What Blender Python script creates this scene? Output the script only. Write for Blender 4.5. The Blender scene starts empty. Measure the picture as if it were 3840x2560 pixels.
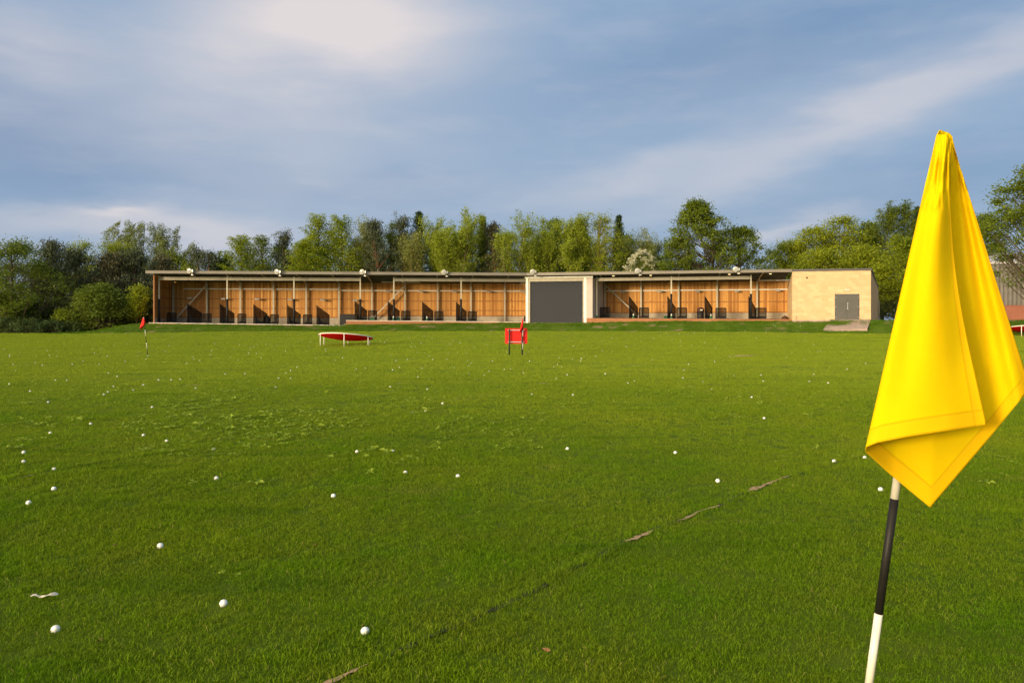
import bpy, math, random
import numpy as np
from mathutils import Vector, Matrix, noise

random.seed(7)
R = math.radians
sc = bpy.context.scene
C = sc.collection
F_PX = 2880.0; CX = 1920.0; HY = 1213.0; EYE = 1.53      # measured on the photograph: focal length, horizon row, eye height

# ------------------------------------------------------------------ camera
cam = bpy.data.cameras.new('camera'); camo = bpy.data.objects.new('camera', cam); C.objects.link(camo)
camo.location = (0, 0, EYE); camo.rotation_euler = (R(90), 0, 0)
cam.sensor_width = 36; cam.lens = 27.0; cam.shift_y = -(1280 - HY) / 3840
cam.clip_start = 0.05; cam.clip_end = 3000
sc.camera = camo

def at(px, py, D):
    return Vector(((px - CX) / F_PX * D, D, EYE + (HY - py) / F_PX * D))
def Xat(px, D): return (px - CX) / F_PX * D
def Zat(py, D): return EYE + (HY - py) / F_PX * D

# ------------------------------------------------------------------ object helpers
def tag(o, label=None, cat=None, group=None, kind=None):
    if label: o['label'] = label
    if cat: o['category'] = cat
    if group: o['group'] = group
    if kind: o['kind'] = kind
    return o
def empty(name, loc, label, cat, group=None, rz=0):
    o = bpy.data.objects.new(name, None); C.objects.link(o)
    o.location = loc; o.rotation_euler = (0, 0, rz); o.empty_display_size = .2
    return tag(o, label, cat, group)
def copy_tree(o, parent=None):
    c = o.copy(); C.objects.link(c)
    if parent: c.parent = parent
    for ch in list(o.children): copy_tree(ch, c)
    return c
def link(name, me, parent=None, smooth=False):
    o = bpy.data.objects.new(name, me); C.objects.link(o)
    if parent:
        o.parent = parent
        bpy.context.view_layer.update()
    if smooth: me.polygons.foreach_set('use_smooth', [True] * len(me.polygons))
    return o

class MB:
    def __init__(s): s.v = []; s.f = []; s.t = []
    def add(s, vs, fs, tone=None):
        b = len(s.v); s.v.extend([tuple(v) for v in vs]); s.f.extend([tuple(i + b for i in f) for f in fs])
        s.t.extend([tone if tone is not None else .5] * len(fs))
    def hexa(s, c, tone=None):     # 8 corners: bottom loop ccw, top loop
        s.add(c, [(3, 2, 1, 0), (4, 5, 6, 7), (0, 1, 5, 4), (1, 2, 6, 5), (2, 3, 7, 6), (3, 0, 4, 7)], tone)
    def box(s, x0, x1, y0, y1, z0, z1, tone=None):
        s.hexa([(x0, y0, z0), (x1, y0, z0), (x1, y1, z0), (x0, y1, z0), (x0, y0, z1), (x1, y0, z1), (x1, y1, z1), (x0, y1, z1)], tone)
    def tube(s, pts, rad, n=8, cap=True, closed=False):
        pts = [Vector(p) for p in pts]; m = len(pts)
        if not hasattr(rad, '__len__'): rad = [rad] * m
        rings = []; ref = None
        for i, p in enumerate(pts):
            a = pts[(i - 1) % m] if (closed or i > 0) else p
            b = pts[(i + 1) % m] if (closed or i < m - 1) else p
            t = (b - a).normalized()
            if ref is None:
                ref = Vector((0, 0, 1)) if abs(t.z) < .9 else Vector((1, 0, 0))
            u = (ref - t * ref.dot(t)).normalized(); w = t.cross(u); ref = u
            rings.append([p + (u * math.cos(2 * math.pi * k / n) + w * math.sin(2 * math.pi * k / n)) * rad[i] for k in range(n)])
        vs = [v for r in rings for v in r]; fs = []
        for i in range(m if closed else m - 1):
            j = (i + 1) % m
            for k in range(n): fs.append((i * n + k, i * n + (k + 1) % n, j * n + (k + 1) % n, j * n + k))
        if cap and not closed:
            fs.append(tuple(range(n))[::-1]); fs.append(tuple((m - 1) * n + k for k in range(n)))
        s.add(vs, fs)
    def bar(s, a, b, w, d=None, up=(0, 0, 1)):
        a = Vector(a); b = Vector(b); d = d or w; t = (b - a).normalized(); up = Vector(up)
        if abs(t.dot(up)) > .95: up = Vector((0, 1, 0))
        u = t.cross(up).normalized() * w / 2; v = u.cross(t).normalized() * d / 2
        s.hexa([a - u - v, a + u - v, a + u + v, a - u + v, b - u - v, b + u - v, b + u + v, b - u + v])
    def lathe(s, prof, n=20, mtx=None):
        vs = []
        for r, z in prof:
            for k in range(n):
                p = Vector((r * math.cos(2 * math.pi * k / n), r * math.sin(2 * math.pi * k / n), z)); vs.append(mtx @ p if mtx else p)
        fs = []
        for i in range(len(prof) - 1):
            for k in range(n): fs.append((i * n + k, i * n + (k + 1) % n, (i + 1) * n + (k + 1) % n, (i + 1) * n + k))
        s.add(vs, fs)
    def build(s, name, m, parent=None, smooth=False, tone=False, bevel=0, local=None):
        me = bpy.data.meshes.new(name)
        vs = s.v
        if local is not None: vs = [tuple(Vector(v) - Vector(local)) for v in vs]
        me.from_pydata(vs, [], s.f); me.materials.append(m)
        if tone:
            a = me.attributes.new('tone', 'FLOAT', 'FACE'); a.data.foreach_set('value', s.t)
        me.update()
        o = link(name, me, parent, smooth)
        if bevel:
            b = o.modifiers.new('bevel', 'BEVEL'); b.width = bevel; b.segments = 2; b.limit_method = 'ANGLE'; b.angle_limit = R(40)
        return o

def fast_mesh(name, V, Fq, m, tone=None):
    me = bpy.data.meshes.new(name); V = np.ascontiguousarray(V, dtype=np.float32); Fq = np.ascontiguousarray(Fq, dtype=np.int32)
    n, k = Fq.shape
    me.vertices.add(len(V)); me.vertices.foreach_set('co', V.ravel())
    me.loops.add(n * k); me.loops.foreach_set('vertex_index', Fq.ravel())
    me.polygons.add(n); me.polygons.foreach_set('loop_start', np.arange(0, n * k, k, dtype=np.int32))
    if tone is not None:
        a = me.attributes.new('tone', 'FLOAT', 'FACE'); a.data.foreach_set('value', np.asarray(tone, dtype=np.float32))
    me.materials.append(m); me.update(calc_edges=True); return me

# ------------------------------------------------------------------ materials
class NT:
    def __init__(s, tree): s.t = tree; s.n = tree.nodes; s.l = tree.links
    def new(s, typ, ins=None, **props):
        nd = s.n.new(typ)
        for k, v in props.items(): setattr(nd, k, v)
        for k, v in (ins or {}).items(): s.put(nd.inputs[k], v)
        return nd
    def put(s, sock, v):
        if isinstance(v, bpy.types.NodeSocket): s.l.new(v, sock)
        elif isinstance(v, bpy.types.Node): s.l.new(v.outputs[0], sock)
        else: sock.default_value = v
    def math(s, op, a, b=None, c=None, clamp=False):
        nd = s.n.new('ShaderNodeMath'); nd.operation = op; nd.use_clamp = clamp
        for i, v in enumerate((a, b, c)):
            if v is not None: s.put(nd.inputs[i], v)
        return nd.outputs[0]
    def mix(s, f, a, b, mode='MIX'):
        nd = s.n.new('ShaderNodeMix'); nd.data_type = 'RGBA'; nd.blend_type = mode
        s.put(nd.inputs[0], f); s.put(nd.inputs[6], col(a)); s.put(nd.inputs[7], col(b)); return nd.outputs[2]
    def noise(s, scale, detail=3, rough=.55, vec=None, out=0, dist=0):
        nd = s.n.new('ShaderNodeTexNoise'); nd.inputs['Scale'].default_value = scale; nd.inputs['Detail'].default_value = detail
        nd.inputs['Roughness'].default_value = rough; nd.inputs['Distortion'].default_value = dist
        if vec is not None: s.put(nd.inputs['Vector'], vec)
        return nd.outputs[out]
    def ramp(s, f, a, b):
        nd = s.n.new('ShaderNodeMapRange'); s.put(nd.inputs[0], f); nd.inputs[1].default_value = a; nd.inputs[2].default_value = b
        return nd.outputs[0]
    def mapping(s, vec, scale):
        nd = s.n.new('ShaderNodeMapping'); s.put(nd.inputs[0], vec); nd.inputs['Scale'].default_value = scale; return nd.outputs[0]
def col(c):
    if isinstance(c, (tuple, list)) and len(c) == 3: return (*c, 1)
    return c
def new_mat(name):
    m = bpy.data.materials.new(name); m.use_nodes = True; m.node_tree.nodes.clear()
    t = NT(m.node_tree); out = t.new('ShaderNodeOutputMaterial'); return m, t, out
def plain(name, c, c2=None, rough=.6, metal=0, spec=.3, scale=6, bump=0, bscale=60, stretch=None, trans=0):
    m, t, out = new_mat(name)
    pos = t.new('ShaderNodeTexCoord').outputs['Object']
    if stretch: pos = t.mapping(pos, stretch)
    base = col(c)
    if c2: base = t.mix(t.ramp(t.noise(scale, 4, .6, pos), .3, .7), c, c2)
    p = t.new('ShaderNodeBsdfPrincipled', {'Base Color': base, 'Roughness': rough, 'Metallic': metal, 'Specular IOR Level': spec})
    if bump:
        b = t.new('ShaderNodeBump', {'Height': t.noise(bscale, 4, .6, pos), 'Strength': bump, 'Distance': .02}); t.put(p.inputs['Normal'], b)
    t.l.new(p.outputs[0], out.inputs[0]); return m
def leafmat(name, dark, light, trans=.45, patch=.5, patch_col=None):
    m, t, out = new_mat(name)
    tone = t.new('ShaderNodeAttribute', attribute_name='tone').outputs['Fac']
    pos = t.new('ShaderNodeNewGeometry').outputs['Position']
    n = t.ramp(t.noise(patch, 2, .5, pos), .3, .7)
    f = t.math('ADD', t.math('MULTIPLY', tone, .7), t.math('MULTIPLY', n, .3), clamp=True)
    c = t.mix(f, dark, light)
    if patch_col: c = t.mix(t.math('MULTIPLY', t.ramp(tone, .8, 1.), .8), c, patch_col)
    d = t.new('ShaderNodeBsdfDiffuse', {'Color': c}); tr = t.new('ShaderNodeBsdfTranslucent', {'Color': c})
    mx = t.new('ShaderNodeMixShader', {0: trans}); t.l.new(d.outputs[0], mx.inputs[1]); t.l.new(tr.outputs[0], mx.inputs[2])
    g = t.new('ShaderNodeBsdfGlossy', {'Roughness': .45, 'Color': (.8, .8, .8, 1)})
    mx2 = t.new('ShaderNodeMixShader', {0: .025}); t.l.new(mx.outputs[0], mx2.inputs[1]); t.l.new(g.outputs[0], mx2.inputs[2])
    t.l.new(mx2.outputs[0], out.inputs[0]); return m

M = {}
M['red_mesh'] = leafmat('red_mesh', (.82, .016, .020), (.85, .018, .020), .35)
M['white_paint'] = plain('white_paint', (.80, .78, .70), (.68, .65, .57), .5, scale=3)
M['roof_metal'] = plain('roof_metal', (.215, .195, .165), (.17, .155, .135), .5, .1, scale=.8)
M['soffit'] = plain('soffit', (.10, .095, .085), (.075, .07, .065), .7, scale=2)
M['galv'] = plain('galv', (.34, .31, .24), (.26, .24, .19), .5, .35, scale=4)
M['post_steel'] = plain('post_steel', (.50, .46, .36), (.40, .37, .29), .5, .1, scale=4)
M['cladding'] = plain('cladding', (.17, .155, .135), (.13, .12, .105), .6, .1, scale=2)
M['groove'] = plain('groove', (.020, .028, .006), (.045, .050, .012), .95, scale=20)  # dark thatch tone with the shade of the groove painted in
M['black'] = plain('black', (.008, .008, .009), (.014, .014, .014), .6, scale=9)
M['rubber'] = plain('rubber', (.018, .017, .016), (.035, .033, .03), .85, scale=8)
M['concrete'] = plain('concrete', (.42, .37, .28), (.30, .26, .20), .85, scale=3, bump=.2)
M['ramp_concrete'] = plain('ramp_concrete', (.34, .25, .20), (.42, .32, .26), .9, scale=1.2, bump=.3, bscale=20)
M['render_wall'] = plain('render_wall', (.50, .43, .39), (.44, .38, .345), .85, scale=2, bump=.1)
M['sleeper'] = plain('sleeper', (.36, .16, .065), (.22, .10, .05), .8, scale=3, stretch=(.4, .4, 6), bump=.3)
M['soil'] = plain('soil', (.56, .38, .20), (.34, .22, .11), .95, scale=14, bump=.8, bscale=90)
M['door_grey'] = plain('door_grey', (.085, .085, .08), (.105, .10, .095), .45, scale=2)
M['steel'] = plain('steel', (.6, .6, .58), None, .3, .9)
M['red_board'] = plain('red_board', (.80, .012, .008), (.72, .012, .009), .45, scale=3)
M['red_cloth'] = plain('red_cloth', (.62, .012, .008), (.48, .008, .006), .8, scale=6)
M['green_post'] = plain('green_post', (.012, .03, .016), (.02, .04, .022), .5, scale=8)
M['green_plastic'] = plain('green_plastic', (.01, .085, .035), (.015, .10, .045), .45, scale=5)
M['lamp_house'] = plain('lamp_house', (.42, .41, .38), (.34, .33, .31), .4, .4, scale=5)
M['box_white'] = plain('box_white', (.62, .60, .54), (.52, .50, .45), .5, scale=5)
M['paper'] = plain('paper', (.66, .60, .47), (.55, .49, .37), .8, scale=20, bump=.3)
M['dead_leaf'] = plain('dead_leaf', (.17, .085, .035), (.24, .13, .05), .8, scale=20)
M['coping'] = plain('coping', (.11, .11, .115), (.085, .085, .09), .5, .3, scale=1)
M['pale_roof'] = plain('pale_roof', (.50, .47, .45), (.42, .38, .36), .6, scale=.7)
M['fibre_white'] = plain('fibre_white', (.74, .70, .60), (.58, .53, .44), .4, scale=22, spec=.4)
M['fibre_black'] = plain('fibre_black', (.010, .009, .008), (.020, .018, .016), .5, scale=14, spec=.2)
M['bark'] = plain('bark', (.11, .085, .055), (.06, .048, .034), .9, scale=4, stretch=(3, 3, .6))
M['bark_olive'] = plain('bark_olive', (.22, .165, .07), (.12, .095, .045), .9, scale=3, stretch=(3, 3, .6))
M['bark_pine'] = plain('bark_pine', (.27, .125, .065), (.13, .07, .045), .9, scale=3, stretch=(3, 3, .6))
M['brown_bag'] = plain('brown_bag', (.07, .03, .018), (.05, .02, .014), .8, scale=6)

def mat_wood():
    m, t, out = new_mat('larch_boards')
    tone = t.new('ShaderNodeAttribute', attribute_name='tone').outputs['Fac']
    pos = t.new('ShaderNodeTexCoord').outputs['Object']
    g = t.noise(9, 5, .65, t.mapping(pos, (3, 3, .25)))
    c = t.mix(tone, (.345, .145, .036), (.67, .355, .10))
    c = t.mix(t.math('MULTIPLY', t.ramp(g, .45, .75), .55), c, (.25, .09, .025))
    k = t.new('ShaderNodeTexVoronoi', {'Vector': t.mapping(pos, (1.6, 1.6, .9)), 'Scale': 1.0})
    c = t.mix(t.ramp(k.outputs[0], .085, .03), c, (.13, .05, .02))
    p = t.new('ShaderNodeBsdfPrincipled', {'Base Color': c, 'Roughness': .7, 'Specular IOR Level': .2})
    t.put(p.inputs['Normal'], t.new('ShaderNodeBump', {'Height': g, 'Strength': .25, 'Distance': .01}))
    t.l.new(p.outputs[0], out.inputs[0]); return m
M['wood'] = mat_wood()
M['wood_rail'] = plain('wood_rail', (.34, .15, .05), (.24, .10, .035), .75, scale=3, stretch=(.3, .3, 4))

def mat_block(name, a, b, mortar, bw, bh, msize, contrast_noise=1.5):
    m, t, out = new_mat(name)
    uv = t.new('ShaderNodeUVMap', uv_map='UVMap')
    br = t.new('ShaderNodeTexBrick', {'Vector': uv.outputs[0], 'Color1': col(a), 'Color2': col(b), 'Mortar': col(mortar), 'Scale': 1.0,
                                      'Mortar Size': msize, 'Mortar Smooth': .3, 'Bias': -.1, 'Brick Width': bw, 'Row Height': bh})
    n = t.noise(contrast_noise, 4, .6, uv.outputs[0])
    c = t.mix(t.math('MULTIPLY', t.ramp(n, .45, .75), .35), br.outputs[0], tuple(x * .8 for x in a))
    p = t.new('ShaderNodeBsdfPrincipled', {'Base Color': c, 'Roughness': .85, 'Specular IOR Level': .2})
    h = t.math('ADD', t.math('MULTIPLY', br.outputs[1], -.6), t.noise(60, 3, .6, uv.outputs[0]))
    t.put(p.inputs['Normal'], t.new('ShaderNodeBump', {'Height': h, 'Strength': .25, 'Distance': .01}))
    t.l.new(p.outputs[0], out.inputs[0]); return m
M['block'] = mat_block('buff_block', (.525, .37, .205), (.61, .455, .275), (.50, .37, .225), .44, .225, .006)
M['red_brick'] = mat_block('red_brick', (.30, .095, .05), (.24, .075, .045), (.30, .20, .15), .225, .075, .008)

def mat_net(name, c, alpha):
    m, t, out = new_mat(name)
    d = t.new('ShaderNodeBsdfDiffuse', {'Color': col(c)}); tr = t.new('ShaderNodeBsdfTransparent')
    pos = t.new('ShaderNodeTexCoord').outputs['Object']
    n = t.math('ADD', alpha - .1, t.math('MULTIPLY', t.noise(5, 3, .6, pos), .2))
    mx = t.new('ShaderNodeMixShader', {0: n}); t.l.new(tr.outputs[0], mx.inputs[1]); t.l.new(d.outputs[0], mx.inputs[2])
    t.l.new(mx.outputs[0], out.inputs[0]); return m
M['net'] = mat_net('black_net', (.010, .009, .008), .90)
M['net_light'] = mat_net('black_net_open', (.010, .009, .008), .74)
M['fence_net'] = mat_net('fence_net', (.05, .06, .05), .18)

def mat_shutter():
    m, t, out = new_mat('shutter')
    p = t.new('ShaderNodeBsdfPrincipled', {'Base Color': (.036, .038, .047, 1), 'Roughness': .5, 'Specular IOR Level': .35})
    t.l.new(p.outputs[0], out.inputs[0]); return m
M['shutter'] = mat_shutter()
def mat_glass_front():
    m, t, out = new_mat('lamp_glass')
    p = t.new('ShaderNodeBsdfPrincipled', {'Base Color': (.34, .35, .34, 1), 'Roughness': .10, 'Specular IOR Level': .6, 'Coat Weight': .5})
    t.l.new(p.outputs[0], out.inputs[0]); return m
M['lamp_glass'] = mat_glass_front()
def mat_lit():
    m, t, out = new_mat('lit_lamp')
    e = t.new('ShaderNodeEmission', {'Color': (1, .72, .3, 1), 'Strength': 2.2}); t.l.new(e.outputs[0], out.inputs[0]); return m
M['lit'] = mat_lit()
def mat_ball():
    m, t, out = new_mat('golf_ball')
    pos = t.new('ShaderNodeTexCoord').outputs['Object']
    v = t.new('ShaderNodeTexVoronoi', {'Vector': pos, 'Scale': 260.0})
    p = t.new('ShaderNodeBsdfPrincipled', {'Base Color': (.80, .79, .75, 1), 'Roughness': .4, 'Specular IOR Level': .4})
    t.put(p.inputs['Normal'], t.new('ShaderNodeBump', {'Height': v.outputs[0], 'Strength': .35, 'Distance': .001}))
    t.l.new(p.outputs[0], out.inputs[0]); return m
M['ball'] = mat_ball()
def mat_flag():
    m, t, out = new_mat('yellow_cloth')
    uv = t.new('ShaderNodeUVMap', uv_map='UVMap'); sp = t.new('ShaderNodeSeparateXYZ', {0: uv.outputs[0]})
    hem = t.math('GREATER_THAN', sp.outputs[1], .945)
    hem2 = t.math('GREATER_THAN', sp.outputs[0], .955); hem3 = t.math('LESS_THAN', sp.outputs[0], .03)
    hem = t.math('MAXIMUM', hem, t.math('MAXIMUM', hem2, hem3))
    w = t.new('ShaderNodeTexWave', {'Vector': uv.outputs[0], 'Scale': 160.0}, bands_direction='X')
    w2 = t.new('ShaderNodeTexWave', {'Vector': uv.outputs[0], 'Scale': 190.0}, bands_direction='Y')
    st = t.math('MULTIPLY', t.math('ADD', w.outputs['Fac'], w2.outputs['Fac']), .5)
    pos = t.new('ShaderNodeTexCoord').outputs['Object']
    c = t.mix(t.ramp(t.noise(14, 3, .6, pos), .3, .75), (.86, .65, .004), (.82, .59, .004))
    c = t.mix(t.math('MULTIPLY', hem, .8), c, (.80, .46, .005))
    sv = t.math('LESS_THAN', t.math('ABSOLUTE', t.math('SUBTRACT', sp.outputs[1], .945)), .0035); su = t.math('LESS_THAN', t.math('ABSOLUTE', t.math('SUBTRACT', sp.outputs[0], .955)), .004)
    c = t.mix(t.math('MULTIPLY', t.math('MAXIMUM', sv, su), .5), c, (.55, .33, .004))
    d = t.new('ShaderNodeBsdfPrincipled', {'Base Color': c, 'Roughness': .9, 'Specular IOR Level': .03})
    t.put(d.inputs['Normal'], t.new('ShaderNodeBump', {'Height': t.math('ADD', t.math('MULTIPLY', st, .35), t.noise(26, 4, .6, pos)), 'Strength': .22, 'Distance': .004}))
    tr = t.new('ShaderNodeBsdfTranslucent', {'Color': (.95, .66, .004, 1)})
    f = t.math('SUBTRACT', .30, t.math('MULTIPLY', hem, .15))
    mx = t.new('ShaderNodeMixShader', {0: f}); t.l.new(d.outputs[0], mx.inputs[1]); t.l.new(tr.outputs[0], mx.inputs[2])
    t.l.new(mx.outputs[0], out.inputs[0]); return m
M['flag'] = mat_flag()

M['leaf_dense'] = leafmat('leaf_lime', (0.095, 0.154, 0.009), (0.448, 0.488, 0.027))
M['leaf_mid'] = leafmat('leaf_mid', (0.067, 0.114, 0.011), (0.257, 0.320, 0.025))
M['leaf_beech'] = leafmat('leaf_beech', (0.110, 0.171, 0.011), (0.426, 0.495, 0.028))
M['leaf_alder'] = leafmat('leaf_alder', (0.127, 0.184, 0.015), (0.431, 0.502, 0.041))
M['leaf_pale'] = leafmat('leaf_pale', (0.177, 0.215, 0.041), (0.371, 0.394, 0.088))
M['leaf_birch'] = leafmat('leaf_birch', (0.106, 0.145, 0.036), (0.222, 0.266, 0.062))
M['leaf_pine'] = leafmat('leaf_pine', (.034, .048, .024), (.085, .105, .045), .15)
M['leaf_spruce'] = leafmat('leaf_spruce', (.018, .042, .020), (.045, .078, .028), .15)
M['leaf_brown'] = leafmat('leaf_brown', (.050, .052, .024), (.115, .110, .045), .15)
M['leaf_bush'] = leafmat('leaf_bush', (0.049, 0.091, 0.011), (0.239, 0.300, 0.028))
M['leaf_bramble'] = leafmat('leaf_bramble', (0.043, 0.075, 0.024), (0.128, 0.188, 0.053))
M['leaf_dark'] = leafmat('leaf_dark', (0.034, 0.067, 0.013), (0.096, 0.144, 0.024))
M['blossom'] = leafmat('blossom', (.46, .46, .30), (.74, .72, .54), .2)
def mat_grass(name, k=(1, 1, 1)):
    m, t, out = new_mat(name)
    tone = t.new('ShaderNodeAttribute', attribute_name='tone').outputs['Fac']; pos = t.new('ShaderNodeNewGeometry').outputs['Position']
    flat = t.mapping(pos, (1, 1, 0)); n1 = t.ramp(t.noise(.45, 4, .6, flat), .32, .68); n2 = t.ramp(t.noise(1.7, 3, .6, flat), .35, .7); n3 = t.ramp(t.noise(.16, 2, .5, flat), .35, .65)
    a = t.mix(n1, (.055, .145, .001), (.125, .190, .003)); b = t.mix(n1, (.150, .315, .003), (.290, .385, .010))
    c = t.mix(t.math('MULTIPLY', tone, 1.15, clamp=True), a, b)
    c = t.mix(t.math('MULTIPLY', n2, .55), c, t.mix(tone, (.095, .115, .006), (.31, .33, .03)))
    c = t.mix(t.math('MULTIPLY', n3, .5), c, t.mix(tone, (.040, .120, .003), (.115, .270, .008)))
    wn = t.ramp(t.noise(.8, 5, .65, t.mapping(pos, (.7, 1.2, 0))), .60, .74)      # thin worn yellowish spots
    c = t.mix(t.math('MULTIPLY', wn, .6), c, t.mix(tone, (.16, .155, .02), (.42, .40, .09)))
    c = t.mix(t.math('MULTIPLY', t.ramp(tone, .88, .95), .8), c, (.34, .28, .09))
    st_ = t.ramp(t.noise(1., 4, .6, t.mapping(pos, (.30, 1.5, 0))), .56, .70)      # darker streaks: shade of the mower ridges painted into the turf colour
    c = t.mix(t.math('MULTIPLY', st_, .55), c, t.mix(tone, (.028, .085, .003), (.10, .21, .008)))
    if k[0] == 1:     # far turf lightened: brightness of the grazing view painted into its colour
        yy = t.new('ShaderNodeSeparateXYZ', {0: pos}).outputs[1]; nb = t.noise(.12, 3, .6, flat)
        lighter = t.ramp(t.math('ADD', yy, t.math('MULTIPLY', t.math('SUBTRACT', nb, .5), 26.)), 5., 24.)
        c = t.mix(t.math('MULTIPLY', t.math('MULTIPLY', lighter, t.math('SUBTRACT', 1., t.math('MULTIPLY', st_, .55))), .75), c, t.mix(tone, (.165, .225, .012), (.38, .46, .038)))
    c = t.mix(1., c, k, 'MULTIPLY')
    d = t.new('ShaderNodeBsdfDiffuse', {'Color': c}); tr = t.new('ShaderNodeBsdfTranslucent', {'Color': c})
    mx = t.new('ShaderNodeMixShader', {0: .3}); t.l.new(d.outputs[0], mx.inputs[1]); t.l.new(tr.outputs[0], mx.inputs[2])
    g = t.new('ShaderNodeBsdfGlossy', {'Roughness': .5, 'Color': (.8, .8, .8, 1)})
    mx2 = t.new('ShaderNodeMixShader', {0: .006}); t.l.new(mx.outputs[0], mx2.inputs[1]); t.l.new(g.outputs[0], mx2.inputs[2])
    t.l.new(mx2.outputs[0], out.inputs[0]); return m
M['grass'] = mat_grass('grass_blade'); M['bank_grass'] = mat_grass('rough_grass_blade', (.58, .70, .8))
M['weed'] = leafmat('weed_leaf', (.15, .25, .012), (.34, .43, .04), .35, 1.0)

# ------------------------------------------------------------------ building plan lines
class Wing:
    def __init__(s, A, B):
        s.A = Vector(A); d = Vector(B) - s.A; s.len = d.length; s.d = d.normalized(); s.n = Vector((-s.d.y, s.d.x))
    def p(s, u, v): q = s.A + s.d * u + s.n * v; return q.x, q.y
    def upx(s, px, v):
        k = (px - CX) / F_PX
        return (k * (s.A.y + v * s.n.y) - s.A.x - v * s.n.x) / (s.d.x - k * s.d.y)
    def D(s, u, v): return s.p(u, v)[1]
Bp = (Xat(1975, 64.6), 64.6)
LW = Wing((Xat(548, 61.8), 61.8), Bp)
RW = Wing(Bp, (Xat(3266, 59.0), 59.0))
def front_y(x):
    w = LW if x < Bp[0] else RW
    return w.A.y + (x - w.A.x) * w.d.y / w.d.x
EAVE = 5.80
SLOPE = .10
def roof_z(v): return EAVE - SLOPE * v

# ------------------------------------------------------------------ terrain
def sstep(t): t = min(1, max(0, t)); return t * t * (3 - 2 * t)
BANK = [(-60, 1.5), (-29.4, 1.52), (-14.5, 1.34), (-13.2, 1.45), (1, 1.58), (6, 1.60), (11, 1.70), (22, 1.74), (28, 1.78), (200, 1.8)]
def bank_top(x):
    for (a, za), (b, zb) in zip(BANK, BANK[1:]):
        if x <= b: return za + (zb - za) * max(0, (x - a)) / (b - a)
    return 1.8
def ground(x, y):
    t = min(1, max(0, (y - 22) / 35.0)); z = .9 * t ** 2.2
    if x < -20: z -= .16 * sstep((-20 - x) / 16) * t
    z += .032 * noise.noise((x * .22, y * .34, 3.1)) + .020 * noise.noise((x * .6, y * 1.0, 9.7)) if y < 58 and y > -5 else 0
    yb = front_y(x) + .75
    s = sstep((y - (yb - 5.2)) / 4.6) * sstep((x + 34.6) / 5.0)
    wob = .10 * noise.noise((x * .5, y * .5, 1.3)) * s * (1 - s) * 4
    return z + (bank_top(x) - z) * s + wob
def bankness(x, y):
    yb = front_y(x) + .75
    return min(1, max(0, (y - (yb - 5.2)) / 4.6)) * sstep((x + 36.0) / 4.0)
def soil_mask(x, y):
    b = bankness(x, y)
    if b <= 0.02: return 0
    n = .5 + .5 * noise.fractal((x * .9, y * 1.7, 4.4), .75, 2.0, 5)
    if b >= .97: return min(1, max(0, (n - .2) * 4))
    edge = max(0, (b - .80) * 2.2)
    toe = .12 * max(0, 1 - abs(b - .05) * 12)
    return min(1, max(0, (n - .695 + edge * .8 + toe) * 6))
def hit(px, py, h=0):
    lo, hi = 1.0, 90.0
    k = (py - HY) / F_PX; kx = (px - CX) / F_PX
    prev = None
    d = 1.5
    while d < 90:
        if EYE - k * d <= ground(kx * d, d) + h: break
        d *= 1.03
    lo, hi = d / 1.03, d
    for _ in range(18):
        m = (lo + hi) / 2
        if EYE - k * m <= ground(kx * m, m) + h: hi = m
        else: lo = m
    d = (lo + hi) / 2
    return Vector((kx * d, d, ground(kx * d, d)))

def mat_field():
    m, t, out = new_mat('field_turf')
    pos = t.new('ShaderNodeNewGeometry').outputs['Position']
    soil = t.new('ShaderNodeAttribute', attribute_name='soil').outputs['Fac']
    n1 = t.ramp(t.noise(.3, 3, .55, pos), .32, .68); n2 = t.ramp(t.noise(14, 4, .7, pos), .3, .7); n3 = t.noise(90, 2, .6, pos)
    g = t.mix(n1, (.050, .110, .002), (.115, .160, .005)); g = t.mix(t.math('MULTIPLY', n2, .35), g, (.07, .08, .008))
    s = t.mix(t.noise(6, 4, .6, pos), (.18, .12, .065), (.34, .24, .14))
    edge = t.ramp(t.math('ADD', soil, t.math('MULTIPLY', t.math('SUBTRACT', n3, .5), .6)), .35, .65)
    yy = t.new('ShaderNodeSeparateXYZ', {0: pos}).outputs[1]; g = t.mix(t.math('MULTIPLY', t.ramp(yy, 7., 34.), .7), g, (.20, .26, .022))  # ground also lightened with distance, grazing-view brightness put into the colour
    bk = t.new('ShaderNodeAttribute', attribute_name='bank').outputs['Fac']
    g = t.mix(t.ramp(bk, .03, .06), g, t.mix(1., g, (.58, .70, .8), 'MULTIPLY'))
    c = t.mix(edge, g, s)
    p = t.new('ShaderNodeBsdfPrincipled', {'Base Color': c, 'Roughness': .95, 'Specular IOR Level': .1})
    t.put(p.inputs['Normal'], t.new('ShaderNodeBump', {'Height': n3, 'Strength': .6, 'Distance': .03}))
    t.l.new(p.outputs[0], out.inputs[0]); return m

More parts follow.
